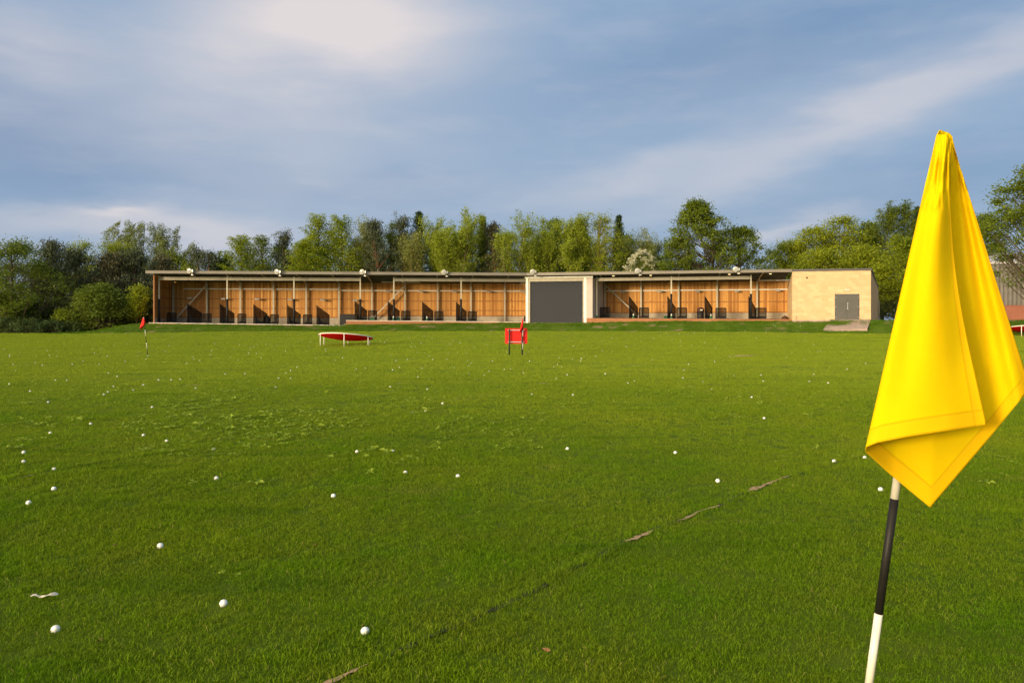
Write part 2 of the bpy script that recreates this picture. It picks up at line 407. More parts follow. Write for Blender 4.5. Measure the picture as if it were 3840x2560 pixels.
def axis(parts):
    out = []
    for a, b, st in parts: out += list(np.arange(a, b, st))
    out.append(parts[-1][1]); return out
xs = axis([(-900, -120, 60), (-120, -48, 6), (-48, 48, .42), (48, 120, 6), (120, 900, 60)])
ys = axis([(-300, -20, 40), (-20, 1.5, 2.0), (1.5, 52, .42), (52, 70, .28), (70, 130, 6), (130, 1500, 90)])
gv = []; soil = []; bank = []
for y in ys:
    for x in xs:
        bank.append(bankness(x, y)); gv.append((x, y, ground(x, y))); soil.append(soil_mask(x, y) if abs(x) < 60 and 45 < y < 75 else (0 if y < 66 else .3))
nx = len(xs)
idx = np.arange(len(gv)).reshape(len(ys), nx)
Fq = np.stack([idx[:-1, :-1], idx[:-1, 1:], idx[1:, 1:], idx[1:, :-1]], -1).reshape(-1, 4)
gm = fast_mesh('ground', np.array(gv), Fq, mat_field())
a_ = gm.attributes.new('soil', 'FLOAT', 'POINT'); a_.data.foreach_set('value', np.array(soil, dtype=np.float32))
gm.attributes.new('bank', 'FLOAT', 'POINT').data.foreach_set('value', np.array(bank, dtype=np.float32))
go = link('ground', gm, None, True); tag(go, 'mown grass practice field rising to a bank below the bays', 'ground', kind='structure')

# ------------------------------------------------------------------ ruts with bare soil
S = 3840 / 2352
def px2(l): return [(a * S, b * S) for a, b in l]
RUTS = [px2([(735, 1580), (850, 1528), (1020, 1452), (1210, 1365), (1340, 1296), (1470, 1230), (1640, 1165), (1720, 1128), (1810, 1095), (1950, 1056), (2040, 1040)]),
        px2([(-20, 1113), (140, 1078), (300, 1052), (490, 1022)]),
        px2([(1465, 842), (1560, 836), (1700, 822), (1850, 828), (2035, 826)]),
        px2([(1425, 869), (1490, 872), (1560, 870)]),
        px2([(830, 914), (905, 906), (960, 893)]),
        px2([(620, 835), (760, 825)]), px2([(400, 885), (520, 880)]), px2([(1640, 812), (1760, 800)])]
SOILR = [(0, px2([(735, 1580), (850, 1528)]), .13), (0, px2([(1440, 1246), (1502, 1219)]), .085), (0, px2([(1556, 1198), (1650, 1161)]), .085), (0, px2([(1716, 1130), (1812, 1094)]), .10),
         (1, px2([(20, 1104), (120, 1083)]), .03), (2, px2([(1665, 818), (1735, 816)]), .85), (2, px2([(2020, 823), (2060, 823)]), .5),
         (2, px2([(1430, 838), (1480, 838)]), .18), (2, px2([(1230, 880), (1262, 881)]), .25), (2, px2([(905, 881), (960, 880)]), .25), (4, px2([(420, 884), (470, 884)]), .2)]
rut_pts = []
for r in RUTS:
    w = [hit(*p) for p in r]
    for a, b in zip(w, w[1:]):
        n = max(2, int((b - a).length / .12))
        rut_pts += [a.lerp(b, i / n) for i in range(n)]
rut_np = np.array([(p.x, p.y) for p in rut_pts])
soil_pts = []
mbs = MB()
def ribbon(r, wd, ends=True, mb=None):
    w = [hit(*p) for p in r]; pts = []
    for a, b in zip(w, w[1:]):
        m = max(2, int((b - a).length / .028)); pts += [a.lerp(b, k / m) for k in range(m)]
    pts.append(w[-1]); n = len(pts) - 1; L = []; Rr = []
    for i in range(n + 1):
        q = pts[i]; t = (pts[min(n, i + 1)] - pts[max(0, i - 1)]).normalized(); sd = Vector((-t.y, t.x, 0))
        e = max(0., math.sin(math.pi * i / n)) ** .5 if ends else 1
        e *= max(.12, .75 + .8 * noise.noise((q.x * 2.2, q.y * 2.2, 6.1))); off = .03 * noise.noise((q.x * 3, q.y * 3, 1.7))
        for lst, sg in ((L, 1), (Rr, -1)):
            ww = wd * e * (random.uniform(.15, 1.15) + .5 * noise.noise((q.x * 9, q.y * 9, sg))); c = q + sd * (sg * max(.002, ww) * .5 + off)
            lst.append((c.x, c.y, ground(c.x, c.y) + (.010 if mb is None else .005)))
        c = q + sd * off
        if mb is None: soil_pts.append((c.x, c.y, wd * .5 * e))
    (mb or mbs).add(L + Rr, [(i, i + 1, n + 2 + i, n + 1 + i) for i in range(n)])
for _, r, wd in SOILR: ribbon(r, wd * 1.05)
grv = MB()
for r in RUTS: ribbon(r, .07, False, grv)  # flat ribbons; their dark colour paints the shade inside the grooves
tag(grv.build('turf_groove', M['groove']), 'dark thatch strips painted as shade in the turf grooves of old drains', 'groove', kind='structure')
tag(mbs.build('bare_soil', M['soil']), 'bare sandy soil showing in the dried ruts of the turf', 'soil', kind='structure')
soil_np = np.array(soil_pts)

# ------------------------------------------------------------------ golf balls
def sc_list(lst, ox, oy, s): return [(ox + a * s, oy + b * s) for a, b in lst]
BA = [(65,440),(90,306),(108,347),(67,240),(66,250),(133,230),(158,172),(27,200),(244,294),(208,488),(332,563),(346,776),(163,910),(382,413),(460,416),(573,283),(498,303),(625,713),(682,306),(747,366),(808,387),(783,457),(743,495),(715,512),(738,247),(918,483),(988,446),(988,791),(1048,598),(1148,832),(1180,411),(1242,408),(1093,412),(1287,298),(1328,253),(1338,267),(1376,279),(1348,469),(1470,888),(1591,257),(1640,276),(1734,291),(1760,293),(1800,260),(1713,228),(1767,231),(1920,399),(1971,366),(2004,347),(2047,325),(1899,462),(2110,217),(2247,214),(2240,200),(2174,265),(2310,278),(1688,370),(1552,371),(2004,400),(1007,270),(1018,246),(948,249),(957,222),(862,284),(1140,215),(1048,210),(872,165),(783,176),(564,174),(443,165),(341,142),(306,180),(326,210),(390,215),(392,248),(635,197),(697,196),(843,206),(650,226),(292,311),(250,247),(341,243),(1191,196),(1164,176),(1126,147),(1065,132),(1350,163),(1427,147),(1479,163),(1458,210),(1451,240),(1313,114),(1191,118),(1688,177),(1725,187),(1749,184),(1650,170),(1832,167),(1855,167),(1772,168),(2055,147),(2087,135),(2138,150),(2022,174),(2130,187),(1968,213),(1908,175),(1980,97),(2056,106),(1610,200),(1718,205),(1890,200)]
BB = [(9,297),(117,385),(190,378),(384,525),(404,392),(387,275),(430,319),(386,219),(458,371),(520,310),(597,255),(656,261),(695,283),(720,310),(634,381),(603,447),(676,543),(561,727),(664,713),(797,655),(831,310),(842,264),(782,260),(887,376),(918,256),(985,260),(995,321),(1023,338),(1006,359),(1006,421),(1124,435),(1166,401),(1189,324),(1284,389),(1332,386),(1434,418),(1483,324),(1499,584),(1824,588),(1674,369),(1735,370),(1702,351),(1693,462),(1778,430),(1714,297),(1821,308),(1889,303),(1884,323),(1913,288),(2003,286),(2079,422),(2257,496),(2309,481),(1780,1011),(124,1035),(405,1027),(2055,239),(2135,243),(1948,203),(1828,206),(1588,199),(1534,217),(1472,250),(1445,265),(1302,252),(1208,183),(1145,196),(1049,216),(934,179),(880,160),(842,190),(858,191),(677,170),(627,180),(555,176),(549,209),(583,211),(469,201),(340,175),(357,160),(307,165),(533,145),(656,131),(714,146),(1167,112),(2050,164),(2129,143),(2166,151),(2243,210),(115,193),(152,196),(2153,57)]
BC = [(567,401),(558,463),(716,495),(788,552),(967,446),(1185,440),(1202,490),(1109,617),(1209,784),(497,1061),(1607,434),(1723,504),(1571,491),(1876,393),(2024,348),(1535,319),(1432,260),(1638,255),(1661,247),(1833,259),(1608,202),(1537,165),(1385,301),(1189,250),(1147,144),(932,296),(812,333),(820,224),(732,181),(727,255),(602,354),(535,210),(627,204),(541,170),(321,147),(310,320),(268,183),(380,92),(426,105),(441,125),(527,110),(598,115),(648,106),(728,103),(734,88),(756,102),(998,102),(1056,85),(1224,92),(1322,128),(946,135),(1473,85),(1490,102),(1883,89),(1286,39),(1302,48),(1398,29),(1498,46),(104,214),(222,166),(146,121),(472,152),(270,16)]
BD = [(331,258),(330,378),(175,465),(144,213),(1325,312),(2042,422),(981,728),(1369,1077),(340,1234)]
allb = sc_list(BA, 0, 1200, 1280 / 2352) + sc_list(BB, 1280, 1200, 1120 / 2352) + sc_list(BC, 2300, 1200, 1100 / 2352) + sc_list(BD, 0, 1600, 1300 / 2123)
allb += [(1520, 1770), (1717, 1784), (1369, 2362), (2691.6, 1801), (3127.5, 1727), (3242.6, 1714), (3302, 1833)]
balls = []
for p in allb:
    if all(abs(p[0] - q[0]) > 4.5 or abs(p[1] - q[1]) > 3 for q in balls): balls.append(p)
def ball_mesh():
    import bmesh
    bm = bmesh.new(); bmesh.ops.create_icosphere(bm, subdivisions=4, radius=.0214)
    me = bpy.data.meshes.new('golf_ball'); bm.to_mesh(me); bm.free(); me.materials.append(M['ball'])
    me.polygons.foreach_set('use_smooth', [True] * len(me.polygons)); return me
bmesh_ = ball_mesh()
ORD = ['first', 'second', 'third', 'fourth', 'fifth', 'sixth', 'seventh', 'eighth', 'ninth', 'tenth', 'eleventh', 'twelfth', 'thirteenth', 'fourteenth', 'fifteenth', 'sixteenth', 'seventeenth', 'eighteenth', 'nineteenth', 'twentieth']
HAND = {(838, 2258): 'near white golf ball in the grass to the right of the torn paper strip', (208, 2355): 'large white golf ball below the torn paper strip, lowest at far left',
        (1369, 2362): 'largest and nearest white golf ball, beside the diagonal rut at bottom centre', (601, 2046): 'lone white golf ball in the grass between the near left balls and the rut',
        (1250, 1858): 'white golf ball left of centre, lone one above the nearest ball by the rut', (2692, 1801): 'white golf ball just above the longest bare strip of the diagonal rut',
        (3302, 1833): 'white golf ball lying just left of the pole under the yellow flag', (3243, 1714): 'white golf ball half hidden at the lower left edge of the yellow flag',
        (3128, 1727): 'white golf ball sunk in the grass at the far end of the diagonal rut'}
YB = [(1195, 1250, 'on the bank or foot'), (1250, 1277, 'in the farthest scatter'), (1277, 1300, 'in the next far scatter'), (1300, 1325, 'level with trampoline feet'), (1325, 1352, 'level with sign feet'), (1352, 1400, 'just nearer than the sign'), (1400, 1470, 'in mid field'), (1470, 1620, 'in nearer mid field'), (1620, 2600, 'in the near field')]
XB = [(-50, 300, 'at the far left'), (300, 553, 'left of the left red flag'), (553, 880, 'right of the left red flag'), (880, 1200, 'left of the trampoline'), (1200, 1400, 'below the trampoline'), (1400, 1650, 'right of the trampoline'), (1650, 1900, 'left of the red sign'), (1900, 2200, 'at and right of sign'), (2200, 2500, 'before the second bays'), (2500, 2970, 'before the last bays'), (2970, 3900, 'before the brick store')]
cells = {}; ball_xy = []
for p in balls:
    key = None
    for i, (a, b, _) in enumerate(YB):
        if a <= p[1] < b: yi = i
    for i, (a, b, _) in enumerate(XB):
        if a <= p[0] < b: xi = i
    cells.setdefault((yi, xi), []).append(p)
for (yi, xi), lst in cells.items():
    lst.sort()
    for i, p in enumerate(lst):
        q = hit(p[0], p[1], .016)
        ball_xy.append((q.x, q.y)); o = bpy.data.objects.new('golf_ball', bmesh_); C.objects.link(o); o.location = (q.x, q.y, q.z + .0155 - .005 * random.random() + (.004 if q.y > 25 else 0))
        o.rotation_euler = (random.random() * 6, random.random() * 6, random.random() * 6)
        lab = None
        for h, l in HAND.items():
            if abs(h[0] - p[0]) < 5 and abs(h[1] - p[1]) < 5: lab = l
        if not lab:
            tail = '' if len(lst) == 1 else ', %s from left' % (ORD[i])
            lab = 'golf ball %s, %s%s' % (YB[yi][2], XB[xi][2], tail)
        tag(o, lab, 'golf ball', 'golf balls scattered over the practice field')

# ------------------------------------------------------------------ scatter by geometry nodes
def scatter(name, protos, P, rot, scl, tilt, var, m, label, cat):
    """protos: list of (V, F(list of tuples), tone per face). One mesh holds the prototypes and loose points."""
    vs = []; fs = []; tn = []; kind = []
    for k, (v, f, t) in enumerate(protos):
        b = len(vs); vs += [tuple(q) for q in v]; fs += [tuple(i + b for i in q) for q in f]; tn += t; kind += [k + 1] * len(v)
    nb = len(vs)
    vs += [tuple(q) for q in P]; kind += [0] * len(P)
    me = bpy.data.meshes.new(name); me.from_pydata(vs, [], fs); me.materials.append(m)
    me.attributes.new('tone', 'FLOAT', 'FACE').data.foreach_set('value', np.array(tn, dtype=np.float32))
    me.attributes.new('pk', 'INT', 'POINT').data.foreach_set('value', np.array(kind, dtype=np.int32))
    def pa(nm, typ, arr, dt): me.attributes.new(nm, typ, 'POINT').data.foreach_set('value', np.concatenate([np.zeros(nb), arr]).astype(dt))
    pa('prot', 'FLOAT', rot, np.float32); pa('pscl', 'FLOAT', scl, np.float32); pa('ptilt', 'FLOAT', tilt, np.float32); pa('pvar', 'INT', var, np.int32)
    o = link(name, me)
    ng = bpy.data.node_groups.new(name + '_scatter', 'GeometryNodeTree')
    ng.interface.new_socket('Geometry', in_out='INPUT', socket_type='NodeSocketGeometry'); ng.interface.new_socket('Geometry', in_out='OUTPUT', socket_type='NodeSocketGeometry')
    N = ng.nodes; Lk = ng.links; gi = N.new('NodeGroupInput'); gout = N.new('NodeGroupOutput')
    def attr(nm, dt):
        a = N.new('GeometryNodeInputNamedAttribute'); a.data_type = dt; a.inputs['Name'].default_value = nm; return a.outputs[0]
    def equal(field, k):
        c = N.new('FunctionNodeCompare'); c.data_type = 'INT'; c.operation = 'EQUAL'
        ins = [q for q in c.inputs if q.enabled]; Lk.new(field, ins[0]); ins[1].default_value = k; return c.outputs[0]
    pk = attr('pk', 'INT'); pv = attr('pvar', 'INT')
    def sep(k):
        q = N.new('GeometryNodeSeparateGeometry'); q.domain = 'POINT'; Lk.new(gi.outputs[0], q.inputs[0]); Lk.new(equal(pk, k), q.inputs['Selection']); return q.outputs[0]
    cx = N.new('ShaderNodeCombineXYZ'); Lk.new(attr('ptilt', 'FLOAT'), cx.inputs[0]); Lk.new(attr('prot', 'FLOAT'), cx.inputs[2])
    cs = N.new('ShaderNodeCombineXYZ'); sa = attr('pscl', 'FLOAT')
    for i in range(3): Lk.new(sa, cs.inputs[i])
    j = N.new('GeometryNodeJoinGeometry'); pts = sep(0)
    for k in range(len(protos)):
        ip = N.new('GeometryNodeInstanceOnPoints'); Lk.new(pts, ip.inputs['Points']); Lk.new(equal(pv, k), ip.inputs['Selection']); Lk.new(sep(k + 1), ip.inputs['Instance'])
        Lk.new(cx.outputs[0], ip.inputs['Rotation']); Lk.new(cs.outputs[0], ip.inputs['Scale']); Lk.new(ip.outputs[0], j.inputs[0])
    Lk.new(j.outputs[0], gout.inputs[0])
    md = o.modifiers.new('scatter', 'NODES'); md.node_group = ng
    return tag(o, label, cat, kind='stuff')

rg = np.random.default_rng(5)
def tuft(nb, rad, h0, h1, w, lm=1.0):
    V = []; Fc = []; T = []
    for i in range(nb):
        r = rad * math.sqrt(rg.random()); a = rg.random() * 6.283; h = rg.uniform(h0, h1); lean = rg.uniform(.1, lm) * h; la = rg.random() * 6.283
        bx, by = r * math.cos(a), r * math.sin(a); ww = w * rg.uniform(.7, 1.3) / 2; fa = rg.random() * 6.283
        wx, wy = math.cos(fa) * ww, math.sin(fa) * ww; lx, ly = math.cos(la) * lean, math.sin(la) * lean; b = len(V)
        V += [(bx - wx, by - wy, -.01), (bx + wx, by + wy, -.01), (bx + lx * .35 + wx * .8, by + ly * .35 + wy * .8, h * .6), (bx + lx * .35 - wx * .8, by + ly * .35 - wy * .8, h * .6), (bx + lx, by + ly, h)]
        Fc += [(b, b + 1, b + 2, b + 3), (b + 3, b + 2, b + 4)]; t = float(np.clip(rg.normal(.45, .27), 0, .85))
        if rg.random() < .018: t = .97
        T += [t * .7, min(.86, t * 1.3 + .06)] if t < .9 else [t, t]
    return V, Fc, T
protos = [tuft(40, .065, .010, .027, .0026, 1.6) for _ in range(8)] + [tuft(24, .05, .026, .055, .0032, 1.2) for _ in range(4)] + [tuft(46, .16, .012, .030, .0060, .9) for _ in range(6)]
BK = dict(P=[], rot=[], scl=[], tilt=[], var=[])
P = []; rot = []; scl = []; tilt = []; var = []
def put_band(d0, d1, dens, s0, s1, vlo, vhi):
    area = .74 * (d1 * d1 - d0 * d0) + 5.2 * (d1 - d0); n = int(area * dens)
    y = np.sqrt(rg.random(n) * (d1 * d1 - d0 * d0) + d0 * d0); x = (rg.random(n) * 2 - 1) * (.74 * y + 2.6)
    f_ = (y - d0) / (d1 - d0); keep = rg.random(n) < np.minimum(1, np.minimum((f_ + (1 if d0 < 3 else .02)) / .30, (1.02 - f_) / (.40 if d1 < 60 else .01))); x = x[keep]; y = y[keep]; n = len(x)
    bad = np.zeros(n, bool)
    for sx, sy, sr in soil_np: bad |= ((x - sx) ** 2 + (y - sy) ** 2) < (sr * .8 + .022) ** 2
    for sx, sy in ball_xy: bad |= (abs(x - sx) < .03) & (y - sy < .01) & (y - sy > -.05 - .002 * sy)
    long_ = np.zeros(n, bool)
    for i0 in range(0, n, 4000):
        dx = x[i0:i0 + 4000, None] - rut_np[None, :, 0]; dy = y[i0:i0 + 4000, None] - rut_np[None, :, 1]
        long_[i0:i0 + 4000] = (dx * dx + dy * dy).min(1) < .065 ** 2
    for i in range(n):
        if bad[i] and rg.random() < .78: continue
        xx, yy = float(x[i]), float(y[i])
        b = bankness(xx, yy)
        if b > .98 or yy > front_y(xx) + .6: continue
        if b > 0 and rg.random() < soil_mask(xx, yy): continue
        if b > .04:
            BK['P'].append((xx, yy, ground(xx, yy) - .002)); BK['rot'].append(rg.random() * 6.283); BK['tilt'].append(rg.normal(0, .2)); BK['scl'].append(rg.uniform(1.5, 2.6) * (1 + .3 * noise.noise((xx * .7, yy * .7, 8.8)))); BK['var'].append(int(rg.integers(12, 18)))
            continue
        nn = noise.noise((xx * .22, yy * .22, 7.7)); n2 = noise.noise((xx * 1.3, yy * 1.3, 2.2))
        n3 = noise.noise((xx * .35, yy * 1.6, 5.2)); s = rg.uniform(s0, s1) * (1 + .2 * nn + .2 * n2 + .4 * max(0, n3 - .1))
        P.append((xx, yy, ground(xx, yy) - .002)); rot.append(rg.random() * 6.283); tilt.append(rg.normal(0, .12))
        if long_[i] and vhi < 12: scl.append(s * .85); var.append(int(rg.integers(8, 12)))
        elif long_[i]: scl.append(s * 1.3); var.append(int(rg.integers(vlo, vhi)))
        else: scl.append(s); var.append(int(rg.integers(vlo, vhi)) if (n2 < .70 or vhi > 12) else int(rg.integers(8, 12)))
put_band(1.2, 7.0, 520, .85, 1.15, 0, 8); put_band(4.5, 10.0, 260, .85, 1.2, 0, 8)
put_band(6.0, 14.0, 170, .9, 1.3, 0, 8); put_band(8.5, 22.0, 75, .9, 1.4, 0, 8)
put_band(7.0, 20.0, 26, .75, 1.05, 12, 18); put_band(10.0, 28.0, 40, .8, 1.15, 12, 18)
put_band(15.0, 40.0, 30, .9, 1.3, 12, 18); put_band(22.0, 56.0, 16, 1.0, 1.6, 12, 18); put_band(30.0, 66.0, 17, 1.2, 1.9, 12, 18)
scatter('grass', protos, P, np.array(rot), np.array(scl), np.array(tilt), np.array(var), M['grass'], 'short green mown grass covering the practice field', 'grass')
scatter('bank_grass', protos, BK['P'], np.array(BK['rot']), np.array(BK['scl']), np.array(BK['tilt']), np.array(BK['var']), M['bank_grass'], 'darker rough unmown grass on the bank below the bays', 'grass')

def rosette(nl, L):
    V = []; Fc = []; T = []
    for i in range(nl):
        a = 6.283 * i / nl + rg.normal(0, .3); l = L * rg.uniform(.6, 1.15); w = l * rg.uniform(.16, .26); up = rg.uniform(.25, .9)
        d = np.array([math.cos(a), math.sin(a), 0]); sx = np.array([-math.sin(a), math.cos(a), 0]); b = len(V)
        p0 = np.array([0, 0, .01]); p1 = d * l * .5 + np.array([0, 0, l * .38 * up + .01]); p2 = d * l + np.array([0, 0, l * .30 * up])
        V += [p0, p1 - sx * w, p2, p1 + sx * w]; Fc += [(b, b + 1, b + 2, b + 3)]; T.append(float(rg.uniform(.1, 1)))
    return V, Fc, T
wp = [rosette(int(rg.integers(3, 7)), rg.uniform(.06, .10)) for _ in range(8)]
WP = []
for _ in range(20000):
    px = rg.uniform(-60, 3900); py = 1213 + 420 * rg.random() ** 1.5 * 1.3 + 60
    if py > 1850: continue
    q = None
    w = math.exp(-((px - 1150) / 620) ** 2 - ((py - 1520) / 120) ** 2) * 1.0 + .35 * math.exp(-((px - 300) / 500) ** 2 - ((py - 1560) / 150) ** 2) + .35 * math.exp(-((px - 2750) / 350) ** 2 - ((py - 1480) / 70) ** 2) + .02
    if rg.random() > w: continue
    q = hit(px, py)
    if noise.noise((q.x * .6, q.y * .6, 5.5)) < -.05: continue
    WP.append((q.x, q.y, q.z + .012))
for px, py in px2([(335, 1065), (355, 1125), (510, 1320), (545, 1325), (720, 1180), (2250, 1055), (2275, 1050), (2300, 1060), (2330, 1065), (2130, 1040), (1000, 950), (1100, 1180), (1155, 1060), (2050, 1010), (2090, 985), (1245, 1155)]):
    q = hit(px, py); WP.append((q.x, q.y, q.z + .01))
nW = len(WP)
scatter('weeds', wp, WP, rg.random(nW) * 6.283, np.where(np.arange(nW) < nW - 16, rg.uniform(.5, 1.15, nW), .5), rg.normal(0, .15, nW), rg.integers(0, 8, nW), M['weed'], 'yellow green broad leaved weeds growing through the mown turf', 'weeds')

# ------------------------------------------------------------------ litter in the grass
q = hit(160, 2256)
mb = MB(); n = 14; L = []; Rr = []
for i in range(n + 1):
    t = i / n; x = (t - .5) * .135; y = .012 * math.sin(t * 7) + .02 * t; z = .03 + .006 * math.sin(t * 9 + 1) + .008 * t
    w = (.006 + .009 * t) * (1 + .35 * math.sin(t * 23))
    L.append((x, y + w, z + .004 * math.sin(t * 17))); Rr.append((x, y - w, z - .003))
mb.add(L + Rr, [(i, i + 1, n + 2 + i, n + 1 + i) for i in range(n)])
o = mb.build('paper_scrap', M['paper']); o.location = q; o.modifiers.new('thick', 'SOLIDIFY').thickness = .001
tag(o, 'torn crumpled strip of white paper lying in the near left grass', 'litter')
mb = MB(); mb.add([(-.022, 0, .03), (0, -.008, .036), (.024, .004, .034), (.004, .010, .028), (-.006, .004, .022)], [(0, 1, 4), (1, 2, 3), (1, 3, 4), (0, 4, 3)])
dl = mb.build('dead_leaf', M['dead_leaf'])
for i, ((px, py), lab) in enumerate([((1187, 2044), 'curled brown leaf in the grass right of the lone left ball'), ((375, 2405), 'small brown leaf below the torn paper strip'), ((2050, 2442), 'brown leaf in the darkest grass at bottom centre right'), ((430, 2045), 'brown leaf just left of the lone ball among the left grass'), ((1510, 1985), 'tiny brown leaf in the open grass of the near centre')]):
    o = dl if i == 0 else dl.copy()
    if i: C.objects.link(o)
    o.location = hit(px, py, .02); o.rotation_euler = (0, 0, i * 1.3); o.scale = (1, 1, 1) if i < 3 else (.7, .7, .8)
    tag(o, lab, 'leaf', 'dead leaves in the grass')

# ------------------------------------------------------------------ yellow flag in front
def smooth_d(poly, s):
    k = 0
    while k < len(poly) - 2 and s > poly[k + 1][0]: k += 1
    x0, x1 = poly[k][0], poly[k + 1][0]; y0, y1 = poly[k][1][2], poly[k + 1][1][2]
    def sl_(i): return 0 if i == 0 or i == len(poly) - 1 else (poly[i + 1][1][2] - poly[i - 1][1][2]) / (poly[i + 1][0] - poly[i - 1][0])
    h = x1 - x0; t = (s - x0) / h; m0, m1 = sl_(k) * h, sl_(k + 1) * h
    return (2 * t ** 3 - 3 * t * t + 1) * y0 + (t ** 3 - 2 * t * t + t) * m0 + (3 * t * t - 2 * t ** 3) * y1 + (t ** 3 - t * t) * m1
def lerp_poly(poly, s):
    for (a, pa), (b, pb) in zip(poly, poly[1:]):
        if s <= b: t = (s - a) / (b - a); return tuple(x + (y - x) * t for x, y in zip(pa, pb))
    return poly[-1][1]
FD = 1.20
top = [(0, (3574, 545, .012)), (.10, (3570, 512, .010)), (.30, (3560, 500, .008)), (.42, (3524, 487, .002)), (.50, (3512, 508, -.008)), (.60, (3520, 505, -.014)), (.80, (3550, 505, -.020)), (1.0, (3566, 530, -.014))]
bot = [(0, (3850, 1415, .035)), (.03, (3843, 1478, .035)), (.18, (3720, 1630, .045)), (.30, (3488, 1902, .05)), (.40, (3338, 1778, .045)), (.485, (3246, 1694, .012)), (.505, (3247, 1676, -.008)), (.55, (3290, 1659, -.022)), (.68, (3400, 1638, -.034)), (.84, (3545, 1616, -.036)), (1.0, (3698, 1594, -.022))]
NS, NTT = 140, 110
gold = MB(); uvs = []
vs = []
for j in range(NTT + 1):
    t = j / NTT
    for i in range(NS + 1):
        s = i / NS; a = lerp_poly(top, s); b = lerp_poly(bot, s)
        x = a[0] + (b[0] - a[0]) * t; y = a[1] + (b[1] - a[1]) * t; d = smooth_d(top, s); d += (smooth_d(bot, s) - d) * t ** .8
        if s > .62:      # bow of the free front edge
            x -= 52 * math.sin(math.pi * min(1, t * 1.02)) ** 1.0 * ((s - .62) / .38) ** 1.5 * (1 - .35 * t)
        if s > .5:       # soft standing fold down the front flap
            d += -.007 * math.sin(math.pi * t) * math.exp(-((s - .76) / .12) ** 2) + .004 * math.sin(math.pi * t) * math.exp(-((s - .62) / .07) ** 2)
            d += .006 * math.exp(-((t - .12) / .06) ** 2) * math.sin(s * 38)
            d += .005 * math.sin(t * 5.2 + s * 5)
        else:
            d += .006 * math.sin(math.pi * t) * math.sin((s - .02) * 17) * t + .012 * math.exp(-((s - .12) / .05) ** 2) * math.sin(math.pi * t)
            d += -.010 * math.exp(-((s - .055) / .03) ** 2) * t
        d += .0022 * noise.noise((s * 5 + t * 3, t * 5, 2.5)) + (.003 * noise.noise((s * 20, t * 22, 1.5)) if t < .25 else 0)
        w = at(x, y, FD + d); vs.append(tuple(w)); uvs.append((s, t))
fs = [(j * (NS + 1) + i, j * (NS + 1) + i + 1, (j + 1) * (NS + 1) + i + 1, (j + 1) * (NS + 1) + i) for j in range(NTT) for i in range(NS)]
pole_top = at(3544, 499, 1.222); pole_low = at(3295, 2298, 1.285); pdir = (pole_low - pole_top) / (pole_top.z - pole_low.z)
base = pole_top + pdir * pole_top.z; base += pdir * -ground(base.x, base.y)
fl = empty('flagstick', base, 'tall black and white banded pole with a limp yellow flag, nearest the viewer', 'golf flag')
me = bpy.data.meshes.new('flag'); me.from_pydata([tuple(Vector(v) - base) for v in vs], [], fs); me.materials.append(M['flag'])
uvl = me.uv_layers.new(name='UVMap')
for lp in me.loops: uvl.data[lp.index].uv = uvs[lp.vertex_index]
fo = link('flag', me, fl, True)
sm = fo.modifiers.new('thick', 'SOLIDIFY'); sm.thickness = .0012; sm.offset = 0
def band(z0, z1, m, nm, r=.0066):
    b = MB(); a = pdir * -z0; c = pdir * -z1; b.tube([a, c], r, 20); return b.build(nm, m, fl, True)
zt = pole_top.z - base.z - .004
zb = [-.05, .30, .49, .68, .87, pole_low.z - base.z, Zat(1868, 1.27) - base.z, zt]
for i, (a, b) in enumerate(zip(zb, zb[1:])): band(a, b, M['fibre_white'] if i % 2 == 0 or i == 6 else M['fibre_black'], 'pole_band', .0066 if i % 2 == 0 else .00675)

# ------------------------------------------------------------------ red flags on the field
def small_flag(name, b0, tp, flag_poly, label, D):
    """b0 base point, tp tip point, flag_poly: (top row, bottom row) pixel points"""
    root = empty(name, b0, label, 'golf flag', 'red flags standing on the practice field')
    v = tp - b0; L = v.length; nb = 6
    for i in range(nb):
        m = MB(); m.tube([v * (i / nb), v * ((i + 1) / nb)], .013, 8)
        m.build('pole_band', M['fibre_white'] if i % 2 else M['fibre_black'], root, True)
    tr, br = flag_poly; n = len(tr); me_v = []; fsx = []; ns = (n - 1) * 8; nt = 20
    for j in range(nt + 1):
        t = j / nt
        for i in range(ns + 1):
            s = i / ns; k = min(n - 2, int(s * (n - 1))); f = s * (n - 1) - k
            a = [tr[k][c] + (tr[k + 1][c] - tr[k][c]) * f for c in range(3)]; b = [br[k][c] + (br[k + 1][c] - br[k][c]) * f for c in range(3)]
            w = at(a[0] + (b[0] - a[0]) * t, a[1] + (b[1] - a[1]) * t, D + a[2] + (b[2] - a[2]) * t + .03 * math.sin(s * 12 + t * 2) * t)
            me_v.append(tuple(w - b0))
    fsx = [(j * (ns + 1) + i, j * (ns + 1) + i + 1, (j + 1) * (ns + 1) + i + 1, (j + 1) * (ns + 1) + i) for j in range(nt) for i in range(ns)]
    mb = MB(); mb.add(me_v, fsx); o = mb.build('flag', M['red_cloth'], root, True); o.modifiers.new('thick', 'SOLIDIFY').thickness = .004
    return root
b0 = hit(554, 1332); D0 = b0.y
small_flag('flagstick', b0, at(538.5, 1189, D0), ([(543, 1196, .03), (540, 1188, .02), (536, 1190, -.02), (541, 1200, -.05)], [(546, 1212, .05), (530, 1236, .10), (524, 1231, -.06), (541, 1218, -.12)]),
           'limp red flag on a thin leaning banded pole, on the left of the field', D0)
sp = hit(1910, 1333); SD = sp.y
b0 = Vector((Xat(1960, SD - .12), SD - .12, 0)); b0.z = ground(b0.x, b0.y)
